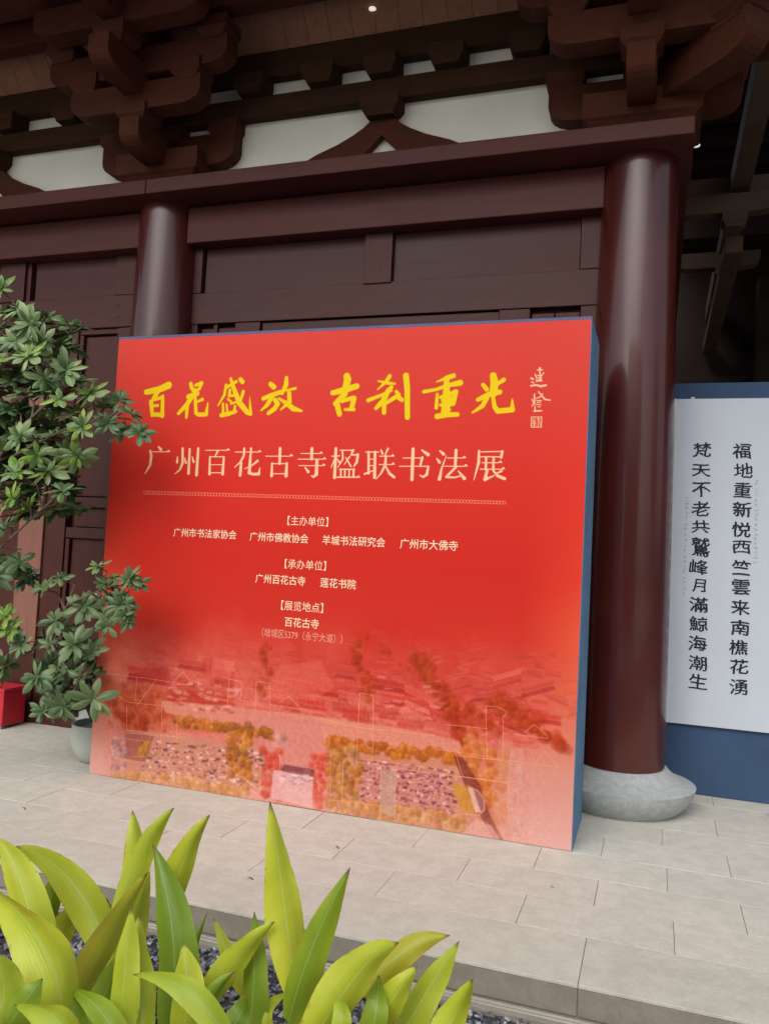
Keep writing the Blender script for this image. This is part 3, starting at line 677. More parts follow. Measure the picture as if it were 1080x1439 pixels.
# outline characters, fine light lines
LC=(244,170,130)
def pl_(pts,a=.55,w_=.5): stroke([(x,y,w_) for x,y in pts],LC,a,1.6)
for L_ in ([(146,946),(205,953),(262,962)],[(192,952),(190,985)],[(162,976),(181,987),(258,995)],[(220,954),(192,992)],[(240,962),(257,944),(270,962),(240,962)],[(285,977),(320,984),(322,954),(335,957),(340,962),(337,984)],
    [(282,979),(320,986)],[(320,996),(320,984)],[(358,1002),(360,958),(378,960),(380,1012)],[(337,984),(360,990)],[(380,990),(424,997),(405,978),(392,988)],[(440,1010),(480,1016)],[(178,990),(178,1026),(255,1036)],[(227,995),(227,1028)],[(178,1030),(246,1036)],
    [(212,1032),(200,1064),(186,1063)],[(248,1008),(248,1040)],[(156,980),(155,1080)],[(173,1068),(222,1074)],[(226,1030),(228,1072)],[(440,1008),(502,1020)],[(440,1013),(502,1022),(612,1034)],[(505,974),(524,977),(523,1085)],[(505,974),(500,1080)],
    [(464,1060),(464,1120)],[(482,1068),(480,1130)],[(500,1070),(600,1086),(712,1100)],[(626,1018),(684,1024)],[(682,992),(684,1066),(700,1068)],[(682,992),(698,993),(712,1000),(706,1008),(707,1064)],[(606,1052),(650,1058),(712,1068),(752,1074)],[(650,1062),(712,1070)],[(707,1030),(770,1038),(768,1034),(750,1018),(736,1030)],
    [(752,1072),(765,1056),(785,1078),(754,1074)],[(640,1090),(712,1100)],[(715,1072),(713,1150)],[(535,1078),(533,1140)],[(555,1082),(555,1150)],[(462,1124),(530,1132)],[(640,1060),(650,1092)],[(393,1060),(394,1120)],[(366,1070),(364,1120)]): pl_(L_)
for x0,y0,x1 in ((158,1036,250),(505,1066,600)): pl_([(x0,y0),(x1,y0+(x1-x0)*.13)],.6)
# --- brush calligraphy and serif title, traced stroke by stroke
def batch(ox,oy,k,strokes,col,grow=0,alpha=1,soft=1.6):
    for s in strokes: stroke([(ox+x/k,oy+y/k,r/k) for x,y,r in s],col,alpha,soft,grow)
Y1=[[(95,275,38),(250,245,44),(375,190,50)],[(235,270,35),(190,360,36)],[(155,400,34),(168,570,24)],[(300,330,25),(296,578,30)],[(190,372,20),(290,345,24)],[(190,450,20),(240,445,20)],[(175,558,28),(290,565,30)],
 [(655,170,26),(668,230,26),(735,295,36)],[(790,165,28),(765,235,20),(725,250,20)],[(790,162,26),(715,190,20)],[(740,290,30),(625,335,34)],[(690,310,35),(600,440,32),(500,545,24)],[(610,440,28),(600,595,20)],[(712,350,22),(720,540,26),(760,562,28),(850,558,28),(872,410,8)],[(800,370,25),(745,395,16)]]
Y2=[[(200,100,18),(230,200,26),(300,380,36),(390,490,30),(430,510,24),(420,310,3)],[(262,135,20),(150,200,18)],[(145,170,16),(125,290,18),(50,412,8)],[(310,105,26),(336,136,28)],[(345,250,22),(315,350,18),(200,395,10)],[(190,230,18),(180,300,18),(250,290,16)],[(165,335,12),(215,380,14)],[(108,390,14),(112,520,18)],[(150,400,12),(160,480,14)],[(248,420,16),(240,490,18)],[(92,525,28),(170,510,26),(258,482,20)],
 [(665,162,30),(702,195,32)],[(580,330,26),(680,290,28),(780,255,26)],[(680,310,34),(620,410,24),(552,470,8)],[(720,350,28),(745,395,30),(710,450,30),(640,502,24)],[(850,88,22),(845,170,30),(800,268,22)],[(850,235,14),(955,212,16)],[(880,270,26),(885,370,28),(780,462,8)],[(760,330,14),(850,385,26),(930,450,32),(1025,475,14)]]
Y3=[[(265,112,40),(275,150,44),(240,300,40)],[(100,305,30),(230,275,38),(380,228,34)],[(240,320,35),(130,430,28)],[(150,430,34),(180,555,30)],[(350,370,30),(322,480,30)],[(205,400,24),(340,365,26)],[(245,500,16),(345,498,22)],
 [(765,112,25),(720,180,20),(622,268,7)],[(632,168,9),(740,190,20),(825,200,12)],[(515,392,24),(680,328,18),(780,275,20)],[(785,240,24),(742,290,30),(690,400,34),(605,485,22)],[(700,350,26),(700,535,26)],[(730,420,22),(850,345,26),(908,388,24)],[(842,290,18),(872,330,24)],[(955,104,34),(970,250,33),(972,590,30)]]
Y4=[[(385,95,24),(330,112,24),(205,160,5)],[(75,262,18),(200,240,16),(330,195,20),(455,168,30)],[(315,120,26),(310,300,38),(290,480,34)],[(215,290,16),(205,430,18)],[(250,320,16),(410,265,26)],[(300,345,44),(378,350,36)],[(410,262,24),(380,385,26)],[(250,400,16),(340,400,24)],[(290,430,28),(330,450,26)],[(215,520,28),(320,502,26),(425,500,22)],
 [(800,92,32),(815,180,40),(800,280,38)],[(695,190,20),(732,238,22)],[(910,138,22),(860,170,18),(832,200,14)],[(640,345,20),(760,290,28),(870,265,24)],[(730,330,26),(690,410,22),(585,480,10)],[(800,330,18),(815,420,22),(850,465,26),(1000,450,26),(1000,340,6)]]
for o_,k_,S_ in (((195,520),9,Y1),((300,520),8.31,Y2),((455,515),8.31,Y3),((585,515),7.448,Y4)):
    batch(*o_,k_,S_,(206,130,30),1.6); batch(*o_,k_,S_,(240,220,18),-.2)
W5=[[(315,165,20)],[(270,200,12),(360,195,12)],[(315,180,14),(320,400,14)],[(220,280,10),(250,350,12)],[(390,250,10),(350,310,12)],[(250,310,8),(350,300,10)],[(250,350,7),(350,350,9)],[(240,420,10),(350,402,16)],[(240,388,8),(340,385,8)],[(150,360,18),(185,375,18)],[(160,430,12),(195,450,12)],[(145,505,17),(250,490,17),(330,515,20),(430,495,20)],
 [(210,670,14),(210,860,14)],[(160,760,8),(200,840,12)],[(160,900,8),(210,820,12)],[(290,620,12),(350,690,13),(410,765,16),(512,782,12)],[(370,660,10),(320,720,10),(240,750,9)],[(250,790,9),(345,790,11)],[(260,830,9),(330,820,9)],[(240,870,8),(340,870,8)],[(220,900,11),(220,1000,12)],[(280,910,9),(320,910,9)],[(200,990,14),(345,985,14)],
 [(150,1105,8),(350,1105,8),(345,1300,8),(150,1300,8),(150,1105,8)],[(180,1140,7),(180,1200,7),(230,1190,7)],[(210,1130,6),(215,1210,6)],[(250,1140,7),(320,1140,7)],[(285,1130,7),(280,1280,7)],[(170,1225,7),(240,1230,7)],[(180,1260,7),(235,1265,7)],[(310,1170,6),(320,1270,7)],[(205,1225,6),(205,1290,6)]]
batch(735,505,13.7,W5,(246,210,172))
def sf(x,y): return [(x-16,y+9,3),(x,y,8),(x+13,y+9,2)]
W6=[[(165,45,7),(186,70,13)],[(95,88,3.5),(240,88,3.5)],sf(250,80),[(95,80,9),(105,120,13),(95,200,12),(50,275,3)],
 [(368,60,11),(368,180,13),(345,240,8),(302,275,3)],[(428,65,10),(418,270,13)],[(500,60,11),(485,283,14)],[(325,130,5),(322,175,12)],[(385,140,4),(396,180,11)],[(450,130,4),(460,172,11)],
 [(562,75,3.5),(745,75,3.5)],sf(752,67),[(665,80,9),(640,130,6)],[(598,130,8),(595,275,13)],[(716,135,9),(705,275,14)],[(600,130,4),(715,130,5)],[(610,197,3.5),(705,197,3.5)],[(605,265,4),(705,265,4)],
 [(812,90,3.5),(1005,90,3.5)],sf(1018,82),[(888,60,10),(885,113,10)],[(945,60,10),(942,108,9)],[(880,130,11),(850,180,7),(805,220,3)],[(862,180,11),(852,285,14)],[(1000,165,11),(950,205,6),(890,232,3)],[(940,120,11),(930,265,15),(960,277,11),(1010,275,13),(1020,222,4)]]
W7=[[(18,125,3.5),(225,125,3.5)],sf(234,115),[(140,60,13),(135,188,12)],[(72,185,8),(68,290,13)],[(196,185,10),(190,290,15)],[(75,188,4),(190,188,4)],[(75,273,4),(185,273,4)],
 [(315,102,3.5),(475,102,3.5)],sf(487,94),[(408,60,13),(405,148,13)],[(290,150,3.5),(505,150,3.5)],sf(515,142),[(300,205,3.5),(495,205,3.5)],sf(508,196),[(450,165,13),(445,278,15),(420,300,9),(400,288,3)],[(350,220,5),(376,256,13)],
 [(575,125,4),(640,122,5)],[(610,60,12),(598,305,13)],[(600,150,7),(568,222,3)],[(620,150,4),(640,178,9)],[(645,75,4),(750,75,5)],[(755,75,10),(738,115,6),(790,112,6)],[(795,112,11),(785,175,11),(762,210,6)],[(665,80,7),(668,150,8),(625,220,3)],[(692,135,4),(735,210,8)],[(725,130,7),(680,195,3)],[(640,236,4),(765,236,5)],[(652,236,8),(650,300,8)],[(686,236,7),(684,300,7)],[(722,236,7),(720,300,7)],[(760,236,9),(756,300,9)],[(612,302,5),(795,302,5)],sf(800,296),
 [(860,90,4),(970,90,5)],[(885,90,10),(885,270,10)],[(940,90,11),(935,303,13)],[(890,150,3.5),(940,150,3.5)],[(890,205,3.5),(940,205,3.5)],[(852,275,8),(940,240,4)],[(990,70,5),(1002,102,10)],[(1048,62,9),(1022,120,4)],[(978,125,4),(1090,125,4)],sf(1088,116),[(972,195,3.5),(1090,195,3.5)],sf(1092,186),[(1030,125,9),(1025,200,11),(990,270,7),(948,318,3)],[(1030,210,5),(1060,270,11),(1100,302,11)]]
W8=[[(125,140,3.5),(280,140,4)],[(287,138,11),(270,208,8)],[(95,210,3.5),(335,210,4)],[(338,215,10),(325,280,11),(295,300,9),(265,285,3)],[(210,65,13),(200,323,13)],[(285,75,7),(336,112,14)],
 [(435,80,6),(466,106,13)],[(410,145,5),(432,176,12)],[(490,120,3),(450,230,7),(432,318,14)],[(500,140,3.5),(630,140,3.5)],sf(642,131),[(572,75,12),(565,210,11)],[(475,210,3.5),(645,210,3.5)],sf(655,201),[(572,215,10),(490,300,9),(560,305,7),(620,288,4)],[(590,250,4),(642,312,14)],
 [(765,80,8),(762,180,11),(722,325,3)],[(780,88,4),(955,85,4)],[(962,85,10),(952,135,10)],[(780,130,4),(950,130,4)],[(790,180,3.5),(935,180,3.5)],sf(946,171),[(775,235,3.5),(960,235,3.5)],sf(970,226),[(825,140,9),(822,235,9)],[(888,140,9),(885,235,9)],[(835,240,10),(815,322,13),(890,290,4)],[(880,240,6),(920,290,11),(980,315,12)],[(955,250,9),(905,275,3)]]
for o_,S_ in (((195,620),W6),((370,620),W7),((545,620),W8)): batch(*o_,6.0,S_,(250,216,172),.3)
# chain of small rings under the title
for i in range(119):
    t=i/118; cx_,cy_=202+504*t+2,692+14.2*t
    stroke([(cx_+2.3*math.cos(a*math.pi/5),cy_+2.3*math.sin(a*math.pi/5),.38) for a in range(11)],(246,160,130),.85,1.3)
img=np.clip(img,0,255)/255
lin=np.where(img<=.04045,img/12.92,((img+.055)/1.055)**2.4)
PRINT_K=.86
im=bpy.data.images.new('board_print',TW,TH,float_buffer=True); im.colorspace_settings.name='Non-Color'
buf=np.ones((TH,TW,4),np.float32); buf[...,:3]=(lin*np.array([.90,.77,.75],np.float32))[::-1]; im.pixels.foreach_set(buf.ravel()); im.update(); im.pack()
del buf,lin
M=Mat('board_print'); ti=M.n('ShaderNodeTexImage'); ti.image=im; ti.interpolation='Linear'; ti.extension='EXTEND'
uvn=M.n('ShaderNodeTexCoord'); M.l(uvn.outputs['UV'],ti.inputs[0]); M.color(ti.outputs[0]); M.set(rough=.55,spec=.12)
M.bump(M.noise(M.coords((1,1,1),rnd=False),2.2,2),.06,.02); PRINT=M.m
board=thing('display_board','large freestanding red exhibition board with yellow brush title and blue sides','display board',(-BW/2,BD/2,0))
def Bp(o): o.location=Vector(o.location)-board.location; o.parent=board; return o
me=bpy.data.meshes.new('printed_face'); me.from_pydata([(-BW,0,.004),(0,0,.004),(0,0,BH),(-BW,0,BH),(-BW,.003,.004),(0,.003,.004),(0,.003,BH),(-BW,.003,BH)],[],[(0,1,2,3),(1,5,6,2),(5,4,7,6),(4,0,3,7),(3,2,6,7),(0,4,5,1)])
uvl=me.uv_layers.new(name='uv')
for p_ in me.polygons:
    for li in p_.loop_indices:
        v_=me.vertices[me.loops[li].vertex_index].co; uvl.data[li].uv=((v_.x+BW)/BW,v_.z/BH)
Bp(link('printed_face',me,PRINT))
Bp(part('side_cladding',BLUE,None,-.018,.004,.0035,BD,.0,BH+.018,.002)); Bp(part('side_cladding',BLUE,None,-BW-.004,-BW+.018,.0035,BD,.0,BH+.018,.002))
Bp(part('top_cladding',BLUE,None,-BW+.0185,-.0185,.0035,BD,BH-.01,BH+.018,.002)); Bp(part('back_cladding',BLUE,None,-BW+.0185,-.0185,BD-.02,BD-.001,.0,BH-.011,0))
Bp(part('top_lip',plain('violet_blue_edge_tape',(.10,.12,.23),.7,.2),None,-BW,0.0,-.0005,.0034,BH+.0005,BH+.018,0))
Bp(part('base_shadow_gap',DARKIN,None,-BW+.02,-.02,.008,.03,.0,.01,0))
LINES=[('【主办单位】',(404,731),(461,734),.0,10.5),('广州市书法家协会',(244,748.5),(332,751),.012,None),('广州市佛教协会',(351,754),(433,757),.012,None),('羊城书法研究会',(453,759),(541,762),.012,None),('广州市大佛寺',(562,764),(643,767),.012,None),
 ('【承办单位】',(400,792.5),(458,795),0,None),('广州百花古寺',(359,813.5),(429,816),.012,None),('莲花书院',(450,819),(500,821),.012,None),('【展览地点】',(395,851),(454,854),0,None),('百花古寺',(400,874),(448,877),.012,None)]
for t_,a_,b_,bo,_ in LINES:
    mb=MB(); put(mb,t_,a_,b_,0.0,1.06,bo,None,-.0007)
    me=bpy.data.meshes.new('text_line'); me.from_pydata(mb.v,[],mb.f); Bp(link('text_line',me,CREAM))
mb=MB(); put(mb,'（增城区5379（永宁大道））',(368,890),(481,897),0.0,1.25,0,None,-.0007)
me=bpy.data.meshes.new('address_line'); me.from_pydata(mb.v,[],mb.f); Bp(link('address_line',me,plain('faint_pink_print_ink',(.70,.30,.22),.5,.3,0,.02)))

# ------------------------------------------------------------------ red box and pot by the wall
bx=thing('red_box','small red box on the floor against the temple wall at far left','box',(-4.78,.9,0))
def X_(o): o.location=Vector(o.location)-Vector((-4.78,.9,0)); o.parent=bx; return o
X_(part('box_body',REDBOX,None,-5.13,-4.64,.70,.95,.02,.30,.008)); X_(part('box_lid',REDBOX,None,-5.14,-4.63,.69,.96,.3005,.33,.006)); X_(part('slot_plate',DARKIN,None,-4.86,-4.72,.74,.76,.3305,.334,0))
X_(part('box_foot',BLUE,None,-4.68,-4.65,.705,.735,0,.0195,0)); X_(part('box_foot',BLUE,None,-5.12,-5.09,.705,.735,0,.0195,0))
cu=MB().box(-4.95,-4.60,1.0,1.06,.66,.72).mesh('paper_roll',bevel=.015)
pot=link('plant_pot',MB().lathe([(.10,0),(.13,.02),(.165,.08),(.185,.15),(.19,.21),(.18,.25),(.185,.27),(.165,.27),(.155,.23),(.02,.225)],40).mesh('plant_pot',smooth=True),POT,None,(at(110,1022,.30).x+.175,.30,0))
tag(pot,'pale green glazed round pot beside the left end of the red board','pot')

# ------------------------------------------------------------------ leaves
def leafmesh(name,spine,width,fold=.25,n=None,wdir=None,prof=None,cup=0):
    """spine: points; width half-width; returns mesh with uv (0..1 across, 0..1 along)"""
    m_=len(spine); vs=[];fs=[];uv=[]
    W5_=[-1,-.5,0,.5,1]
    for i,p in enumerate(spine):
        t=i/(m_-1); tg=(spine[min(i+1,m_-1)]-spine[max(i-1,0)]).normalized()
        wd=(wdir-tg*wdir.dot(tg)).normalized() if wdir is not None else tg.orthogonal().normalized()
        nr=wd.cross(tg)
        hw=width*prof(t)
        for k in W5_:
            lift=abs(k)*fold*hw + cup*hw*math.sin(t*11+k*2+m_)*.2*abs(k)
            vs.append(p+wd*(k*hw*(1-.08*fold))+nr*lift); uv.append(((k+1)/2,t))
    for i in range(m_-1):
        for k in range(4): fs.append((i*5+k,i*5+k+1,i*5+5+k+1,i*5+5+k))
    me=bpy.data.meshes.new(name); me.from_pydata([tuple(v) for v in vs],[],fs)
    l=me.uv_layers.new(name='uv')
    for p_ in me.polygons:
        p_.use_smooth=True
        for li in p_.loop_indices: l.data[li].uv=uv[me.loops[li].vertex_index]
    return me
def bez(a,b,c,n):
    # quadratic through a, b(at half), c
    q=b*2-(a+c)*.5
    return [a*(1-t)**2+q*2*t*(1-t)+c*t*t for t in [i/(n-1) for i in range(n)]]
strap=lambda t:max(.012,(math.sin(math.pi*min(1,t*.92+.08)**.80))**.85*(1-.12*t)) if t<.985 else .01
MS={'L':LIME,'D':LIMED,'Y':LIMEY}
def plant(label,leaves,base,cat='plant'):
    r=thing('broad_leaf_plant',label,cat,base)
    st=MB().tube([(0,0,0),(R_.uniform(-.02,.02),0,.12),(0,.0,.24)],[.018,.016,.010],8).obj('stem',LIMED,r,smooth=True)
    for (b,m_,t,hw,yb,ym,yt,mt,tw) in leaves:
        B_,M_,T_=at(*b,yb),at(*m_,ym),at(*t,yt)
        sp=[p-Vector(base) for p in bez(B_,M_,T_,14)]
        view=(M_-CLOC).normalized(); tg=(T_-B_).normalized(); wd=tg.cross(view).normalized()
        wd=Matrix.Rotation(math.radians(tw),3,tg)@wd
        half=R_.uniform(.95,1.16)*hw/CF*(M_-CLOC).dot(_f)/max(.5,math.cos(math.radians(tw)))
        link('leaf',leafmesh('leaf',sp,half,.38+R_.uniform(-.1,.25),wdir=wd,prof=strap,cup=1),MS[mt],r)
    return r
# (base px, mid px, tip px, half width px, depth base, mid, tip, colour, twist)
plant('yellow green broad leaf plant cropped by the bottom left corner of the picture',[
 ((92,1475),(58,1325),(-38,1238),40,-2.75,-2.75,-2.6,'L',20),((62,1400),(32,1250),(-8,1176),27,-2.45,-2.4,-2.35,'L',-15),
 ((175,1395),(105,1245),(18,1190),23,-2.25,-2.2,-2.3,'L',10),((50,1330),(72,1262),(90,1210),16,-2.1,-2.1,-2.1,'D',0),
 ((60,1370),(85,1310),(118,1262),20,-2.15,-2.1,-2.1,'L',20),((-10,1475),(30,1415),(60,1375),26,-2.9,-2.9,-2.85,'D',-10),
 ((-20,1470),(5,1400),(-5,1340),30,-2.95,-2.9,-2.9,'L',0),((120,1480),(70,1425),(20,1412),24,-2.95,-2.95,-2.9,'L',25),
 ((30,1360),(60,1300),(40,1230),18,-2.2,-2.15,-2.1,'D',10),((100,1470),(95,1400),(60,1340),22,-2.5,-2.45,-2.4,'D',5)],(-.75,-2.5,-.14))
plant('tallest clump of the lime green plants with crossing leaves left of centre',[
 ((238,1480),(243,1320),(214,1186),34,-2.45,-2.4,-2.3,'D',-18),((195,1330),(192,1215),(186,1139),19,-2.2,-2.15,-2.1,'L',10),
 ((158,1340),(196,1210),(245,1135),17,-2.3,-2.25,-2.2,'L',-5),((232,1310),(256,1215),(295,1145),19,-2.3,-2.25,-2.2,'L',15),
 ((78,1470),(148,1325),(208,1226),21,-2.5,-2.5,-2.45,'Y',28),((165,1480),(175,1370),(184,1275),22,-2.7,-2.65,-2.6,'L',-22),
 ((205,1480),(196,1375),(196,1285),24,-2.65,-2.6,-2.55,'L',20),((330,1480),(262,1392),(186,1370),19,-2.8,-2.8,-2.75,'L',10),
 ((150,1440),(140,1400),(122,1372),13,-2.4,-2.35,-2.3,'Y',0),((248,1400),(266,1345),(291,1283),8,-2.1,-2.1,-2.05,'D',0),
 ((255,1480),(262,1395),(256,1325),24,-2.5,-2.5,-2.45,'L',-20),((130,1470),(150,1390),(190,1320),18,-2.55,-2.5,-2.5,'D',0),
 ((215,1470),(170,1340),(150,1262),20,-2.2,-2.15,-2.1,'D',20),((180,1490),(140,1420),(95,1390),20,-2.8,-2.75,-2.7,'D',0),
 ((100,1480),(110,1440),(105,1395),18,-2.8,-2.75,-2.7,'D',12)],(-.35,-2.45,-.14))
plant('small low plant with pointed leaves between the tallest clump and the upright leaf',[
 ((268,1440),(330,1352),(386,1295),21,-2.4,-2.35,-2.3,'L',15),((345,1400),(322,1345),(300,1290),12,-2.15,-2.15,-2.1,'L',0),
 ((348,1480),(356,1380),(357,1281),21,-2.35,-2.3,-2.25,'D',-20),
 ((300,1490),(290,1420),(330,1365),18,-2.5,-2.5,-2.45,'D',10),((390,1480),(372,1425),(412,1392),13,-2.3,-2.3,-2.2,'L',0),((300,1480),(335,1430),(345,1395),20,-2.6,-2.6,-2.5,'D',0)],(-.05,-2.35,-.14))
plant('plant with one tall upright pointed leaf and one darker leaf at the centre',[
 ((416,1400),(398,1262),(379,1126),27,-2.3,-2.25,-2.2,'L',12),((405,1440),(437,1335),(492,1219),24,-2.35,-2.35,-2.3,'D',-15),
 ((440,1470),(452,1400),(482,1362),12,-2.2,-2.15,-2.1,'Y',10),((425,1480),(436,1420),(448,1382),13,-2.3,-2.25,-2.2,'L',20)],(.05,-2.3,-.14))
plant('plant with a yellowing brown spotted leaf arching right at bottom centre',[
 ((420,1500),(498,1375),(560,1325),30,-2.6,-2.55,-2.45,'L',22),((510,1400),(570,1335),(632,1315),20,-2.4,-2.35,-2.3,'Y',-10),
 ((500,1490),(548,1410),(586,1358),22,-2.45,-2.45,-2.4,'L',12),((545,1490),(596,1400),(645,1323),21,-2.4,-2.35,-2.3,'L',-15),
 ((600,1500),(634,1436),(664,1376),22,-2.55,-2.5,-2.5,'L',10),((515,1490),(528,1420),(532,1370),18,-2.5,-2.5,-2.4,'D',0),
 ((470,1490),(480,1430),(470,1385),16,-2.6,-2.6,-2.5,'L',0)],(.35,-2.4,-.14))

# ------------------------------------------------------------------ umbrella-leaved shrub
obov=lambda t:max(.02,math.sin(math.pi*min(1,(t**1.35)*.93+.03))**.75) if t<.99 else .05
def leaflet(seed):
    r=random.Random(seed); L=1.0; dr=r.uniform(.15,.45)
    sp=[Vector((L*t,0,.10*math.sin(t*2.2)-dr*t*t*.6)) for t in [i/6 for i in range(7)]]
    return leafmesh('leaf',sp,.195,.35,wdir=Vector((0,1,0)),prof=obov)
LVS=[leaflet(i) for i in range(5)]; LVF=[me.copy() for me in LVS]; LVM=[me.copy() for me in LVS]; LVD=[me.copy() for me in LVS]
for me in LVM: me.materials.append(GREENM)
for me in LVD: me.materials.append(GREEND)
for me in LVS: me.materials.append(GREEN)
for me in LVF: me.materials.append(GREENL)
from mathutils import Quaternion
rl=random.Random(21); ALL=[]
def rosette(root,base,c,out,size,mats,n=None):
    """whorl of leaflets round the axis `out` at c"""
    n=n or rl.randint(7,10); out=out.normalized(); q=out.to_track_quat('Z','Y'); a0=rl.uniform(0,6.28)
    for ring,(k,tilt,sc) in enumerate(((n,rl.uniform(-5,18),1.0),(max(3,n-4),rl.uniform(30,50),.68))):
        for i in range(k):
            a=a0+ring*.4+i*2*math.pi/k+rl.uniform(-.3,.3)
            s=size*sc*rl.uniform(.72,1.15)
            rot=q@Quaternion((0,0,1),a)@Quaternion((0,1,0),-math.radians(tilt+rl.uniform(-12,12)))@Quaternion((1,0,0),rl.uniform(-.5,.5))
            ALL.append((s-.09*c.y,rl.choice(mats),c-base,rot,s))
def settle(root):
    """the 300 leaves that show largest are parts, the rest one mass of real leaves"""
    L=sorted(ALL,key=lambda t:-t[0]); ALL.clear()
    for _,me,loc,rot,s in L[:300]:
        o=link('leaf',me,None,root,loc); o.rotation_mode='QUATERNION'; o.rotation_quaternion=rot; o.scale=(s,s,s)
    if len(L)>300:
        mats=[]; V_=[];F_=[];I_=[];UV_=[]
        for _,me,loc,rot,s in L[300:]:
            m_=me.materials[0]
            if m_ not in mats: mats.append(m_)
            n=len(V_); V_+=[tuple(rot@(v.co*s)+loc) for v in me.vertices]
            for p_ in me.polygons: F_.append(tuple(i+n for i in p_.vertices)); I_.append(mats.index(m_))
            UV_+=[tuple(d.uv) for d in me.uv_layers[0].data]
        me=bpy.data.meshes.new('leaf_mass'); me.from_pydata(V_,[],F_)
        for m_ in mats: me.materials.append(m_)
        me.polygons.foreach_set('material_index',I_); me.polygons.foreach_set('use_smooth',[True]*len(F_))
        l=me.uv_layers.new(name='uv'); l.data.foreach_set('uv',[c for uv in UV_ for c in uv])
        o=link('leaf_mass',me,None,root); o['kind']='stuff'
def resample(pts,n=8):
    out=[]
    for a,b in zip(pts,pts[1:]):
        out+=[Vector(a).lerp(Vector(b),i/n) for i in range(n+1)]
    return out
def shrub(name,label,base,spots,trunk,seed):
    base=Vector(base); r=thing(name,label,'shrub',base)
    for t_ in trunk: MB().tube([Vector(p)-base for p in t_[0]],t_[1],8).obj('trunk' if t_ is trunk[0] else 'branch',BARK,r,smooth=True)
    for (px,py,y,spx,kind,hub) in spots:
        c=at(px,py,y); size=.88*spx/CF*(c-CLOC).dot(_f)
        h=min((p for b_ in trunk for p in resample(b_[0])),key=lambda p:(p-c).length+max(0,(p.z-c.z))*.5); d=(c-h); out=(d.normalized()*.5+Vector((.05,-.75,.55))+Vector((rl.uniform(-.45,.45),rl.uniform(-.2,.2),rl.uniform(-.4,.35))))
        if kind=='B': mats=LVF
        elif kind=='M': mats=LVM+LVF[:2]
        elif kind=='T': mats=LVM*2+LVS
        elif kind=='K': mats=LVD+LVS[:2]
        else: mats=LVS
        # twig from the hub
        mid=(c+h)*.5+Vector((rl.uniform(-.05,.05),.05,.04))
        MB().tube([h-base,mid-base,c-base],[.009,.006,.003],5).obj('twig',BARK,r,smooth=True)
        rosette(r,base,c,out,size,mats)
    settle(r)
    return r
RX=0
hubs={'t':tuple(at(-50,560,-.55)),'m':tuple(at(-40,760,-.5)),'l':tuple(at(-60,980,-.5))}
T=[]
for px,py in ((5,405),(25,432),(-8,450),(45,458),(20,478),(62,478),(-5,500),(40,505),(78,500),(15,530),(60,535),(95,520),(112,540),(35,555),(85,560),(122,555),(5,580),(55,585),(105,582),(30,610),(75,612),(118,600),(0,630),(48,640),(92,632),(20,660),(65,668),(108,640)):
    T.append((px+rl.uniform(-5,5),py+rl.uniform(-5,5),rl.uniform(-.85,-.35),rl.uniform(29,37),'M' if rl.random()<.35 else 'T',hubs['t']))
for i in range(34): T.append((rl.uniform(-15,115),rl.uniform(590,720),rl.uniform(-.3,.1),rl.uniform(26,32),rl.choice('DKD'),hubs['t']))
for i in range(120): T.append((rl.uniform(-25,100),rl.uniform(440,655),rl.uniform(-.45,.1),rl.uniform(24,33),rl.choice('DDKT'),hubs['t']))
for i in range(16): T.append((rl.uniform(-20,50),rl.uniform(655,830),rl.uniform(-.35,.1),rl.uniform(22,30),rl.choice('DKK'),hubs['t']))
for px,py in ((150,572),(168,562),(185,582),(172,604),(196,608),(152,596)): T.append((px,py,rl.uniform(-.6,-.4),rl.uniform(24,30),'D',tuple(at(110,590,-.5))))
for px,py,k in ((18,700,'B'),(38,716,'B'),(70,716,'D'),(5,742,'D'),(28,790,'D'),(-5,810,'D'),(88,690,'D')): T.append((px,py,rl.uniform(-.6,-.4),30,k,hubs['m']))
trunkpts=[tuple(at(-80,1200,-.5,None)),tuple(at(-70,1000,-.5)),tuple(at(-55,800,-.5)),tuple(at(-50,560,-.55))]
tb=Vector(trunkpts[0]); tb.z=0.0; trunkpts[0]=tuple(tb)
shrub('umbrella_shrub','leafy umbrella tree with whorled green leaves filling the left edge',tb,T,[(trunkpts,[.035,.03,.024,.014]),([trunkpts[2],tuple(at(20,640,-.5)),tuple(at(112,592,-.5)),tuple(at(160,585,-.5))],[.014,.010,.006,.004]),([trunkpts[3],tuple(at(20,500,-.6)),tuple(at(55,455,-.6))],[.012,.008,.004]),([tuple(at(-45,700,-.5)),tuple(at(30,600,-.55)),tuple(at(90,545,-.55))],[.012,.009,.005]),([tuple(at(-55,820,-.5)),tuple(at(0,770,-.5)),tuple(at(60,715,-.5))],[.012,.008,.004])],1)
L2=[]
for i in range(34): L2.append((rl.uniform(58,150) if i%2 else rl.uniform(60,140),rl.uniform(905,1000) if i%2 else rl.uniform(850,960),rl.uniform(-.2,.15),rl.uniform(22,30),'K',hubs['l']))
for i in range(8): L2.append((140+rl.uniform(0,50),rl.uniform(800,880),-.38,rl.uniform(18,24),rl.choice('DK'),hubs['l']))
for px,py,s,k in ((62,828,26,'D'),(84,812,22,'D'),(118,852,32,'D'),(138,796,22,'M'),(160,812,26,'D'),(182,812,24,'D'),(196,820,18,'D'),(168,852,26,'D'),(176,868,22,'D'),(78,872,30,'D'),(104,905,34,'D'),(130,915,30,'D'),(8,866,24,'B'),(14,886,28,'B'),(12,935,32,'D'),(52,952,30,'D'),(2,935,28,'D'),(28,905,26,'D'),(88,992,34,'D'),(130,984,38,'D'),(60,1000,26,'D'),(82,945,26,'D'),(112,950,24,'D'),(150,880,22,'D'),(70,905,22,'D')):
    L2.append((px,py,rl.uniform(-.5,-.25) if py>900 else rl.uniform(-.45,-.3),s,k,tuple(at(70,900,-.2)) if px>50 else hubs['l']))
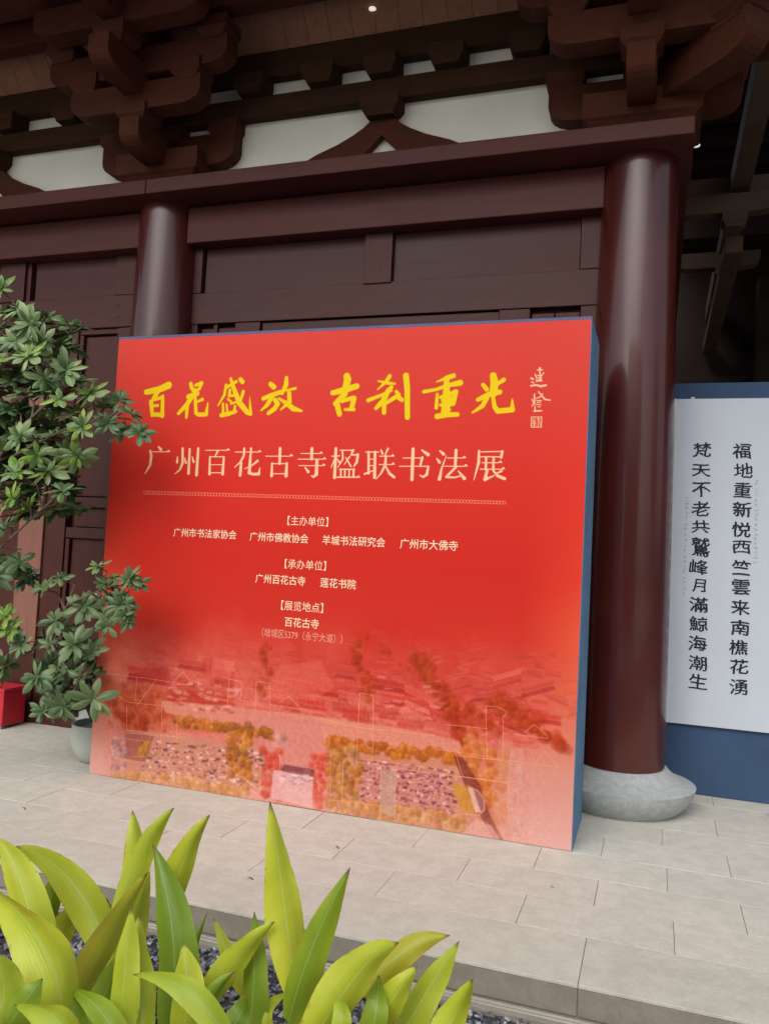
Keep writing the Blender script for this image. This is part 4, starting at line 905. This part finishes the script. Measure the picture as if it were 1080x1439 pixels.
pb=Vector((at(110,1022,.30).x+.175,.30,.22))
b0=at(70,900,-.2)
shrub('potted_umbrella_plant','lower umbrella plant with dark whorled leaves spreading in front of the pot and red box',pb,L2,[([tuple(pb),tuple((pb+b0)*.5+Vector((0,0,.05))),tuple(b0)],[.022,.018,.012]),([tuple(b0),tuple(at(0,940,-.35)),hubs['l']],[.010,.008,.005]),([tuple(b0),tuple(at(95,850,-.35)),tuple(at(150,825,-.4)),tuple(at(190,815,-.4))],[.010,.007,.005,.003]),([tuple(b0),tuple(at(100,950,-.3)),tuple(at(125,975,-.35))],[.009,.006,.004])],2)

DRY=plain('dry_brown_leaf',(.16,.11,.07),.8,.2)
for (px,py),L_,a_,lb in (((353,1236),.05,.3,'tiny dry leaf lying on the long edge slab behind the tall upright leaf'),((474,1192),.045,-.2,'tiny curled dry leaf on the paving in front of the middle of the board'),((34,1137),.04,.1,'tiny dry twig like leaf on the paving at the far left'),((776,1188+60),.03,.8,'tiny dry speck of leaf on the paving near the right end of the board')):
    p=at(px,py,None,.0015); sp=[Vector((L_*(t-.5),0,.004+.008*math.sin(t*5))) for t in [i/5 for i in range(6)]]
    o=link('fallen_leaf',leafmesh('fallen_leaf',sp,L_*.14,.3,wdir=Vector((0,1,0)),prof=obov),DRY,None,p,(0,0,a_)); tag(o,lb,'leaf')

# ------------------------------------------------------------------ unseen hall and trees, added to shape the reflections in the lacquer
opp=thing('unseen_hall','unseen timber hall added behind the photographer to darken the lacquer reflections','building',(4,-18,0))
MB().box(-7,5,-4,0,-.1,5.0).obj('hall_wall',WOOD_BEAM,opp)
MB().prism([(-6.5,5.0),(-2,9.0),(2.2,4.8),(2.2,5.0),(-2,9.3),(-6.5,5.2)],-8.5,6,'x').obj('roof',TILE,opp)
for i in range(6): MB().lathe([(.25,0),(.25,4.9)],16,(-7+i*2.4,.6)).obj('column',LACQ,opp,smooth=True)
def tree(label,x,y,h,r,seed):
    q=random.Random(seed); t=thing('unseen_tree',label,'tree',(x,y,-.1))
    tr=MB().tube([(0,0,0),(.1,0,h*.3),(-.1,.1,h*.6),(0,0,h*.85)],[.28,.22,.15,.06],8)
    for k in range(6):
        a=k*1.05; tr.tube([(0,0,h*.45),(math.cos(a)*r*.4,math.sin(a)*r*.4,h*.6),(math.cos(a)*r*.7,math.sin(a)*r*.7,h*.72)],[.09,.06,.03],6)
    tr.obj('trunk',BARK,t)
    mb=MB()
    for c_ in range(60):
        a=q.uniform(0,6.28); rr_=r*math.sqrt(q.random()); cz=h*q.uniform(.42,1.0); k=math.sqrt(max(.05,1-((cz/h-.68)/.40)**2)); cc=Vector((math.cos(a)*rr_*k,math.sin(a)*rr_*k,cz))
        for l_ in range(70):
            p=cc+Vector((q.gauss(0,.5),q.gauss(0,.5),q.gauss(0,.35))); u=Vector((q.uniform(-1,1),q.uniform(-1,1),q.uniform(-.6,.6))).normalized()*.16; v=u.orthogonal().normalized()*.08
            mb.add([p-u,p+v,p+u,p-v],[(0,1,2,3)])
    mb.obj('crown',GREEN,t)
tree('unseen broad tree added far left to bound the lacquer reflections',-25,-10,9,3.6,1); tree('unseen tree added far right to bound the lacquer reflections',21,-7,9,3.4,2)
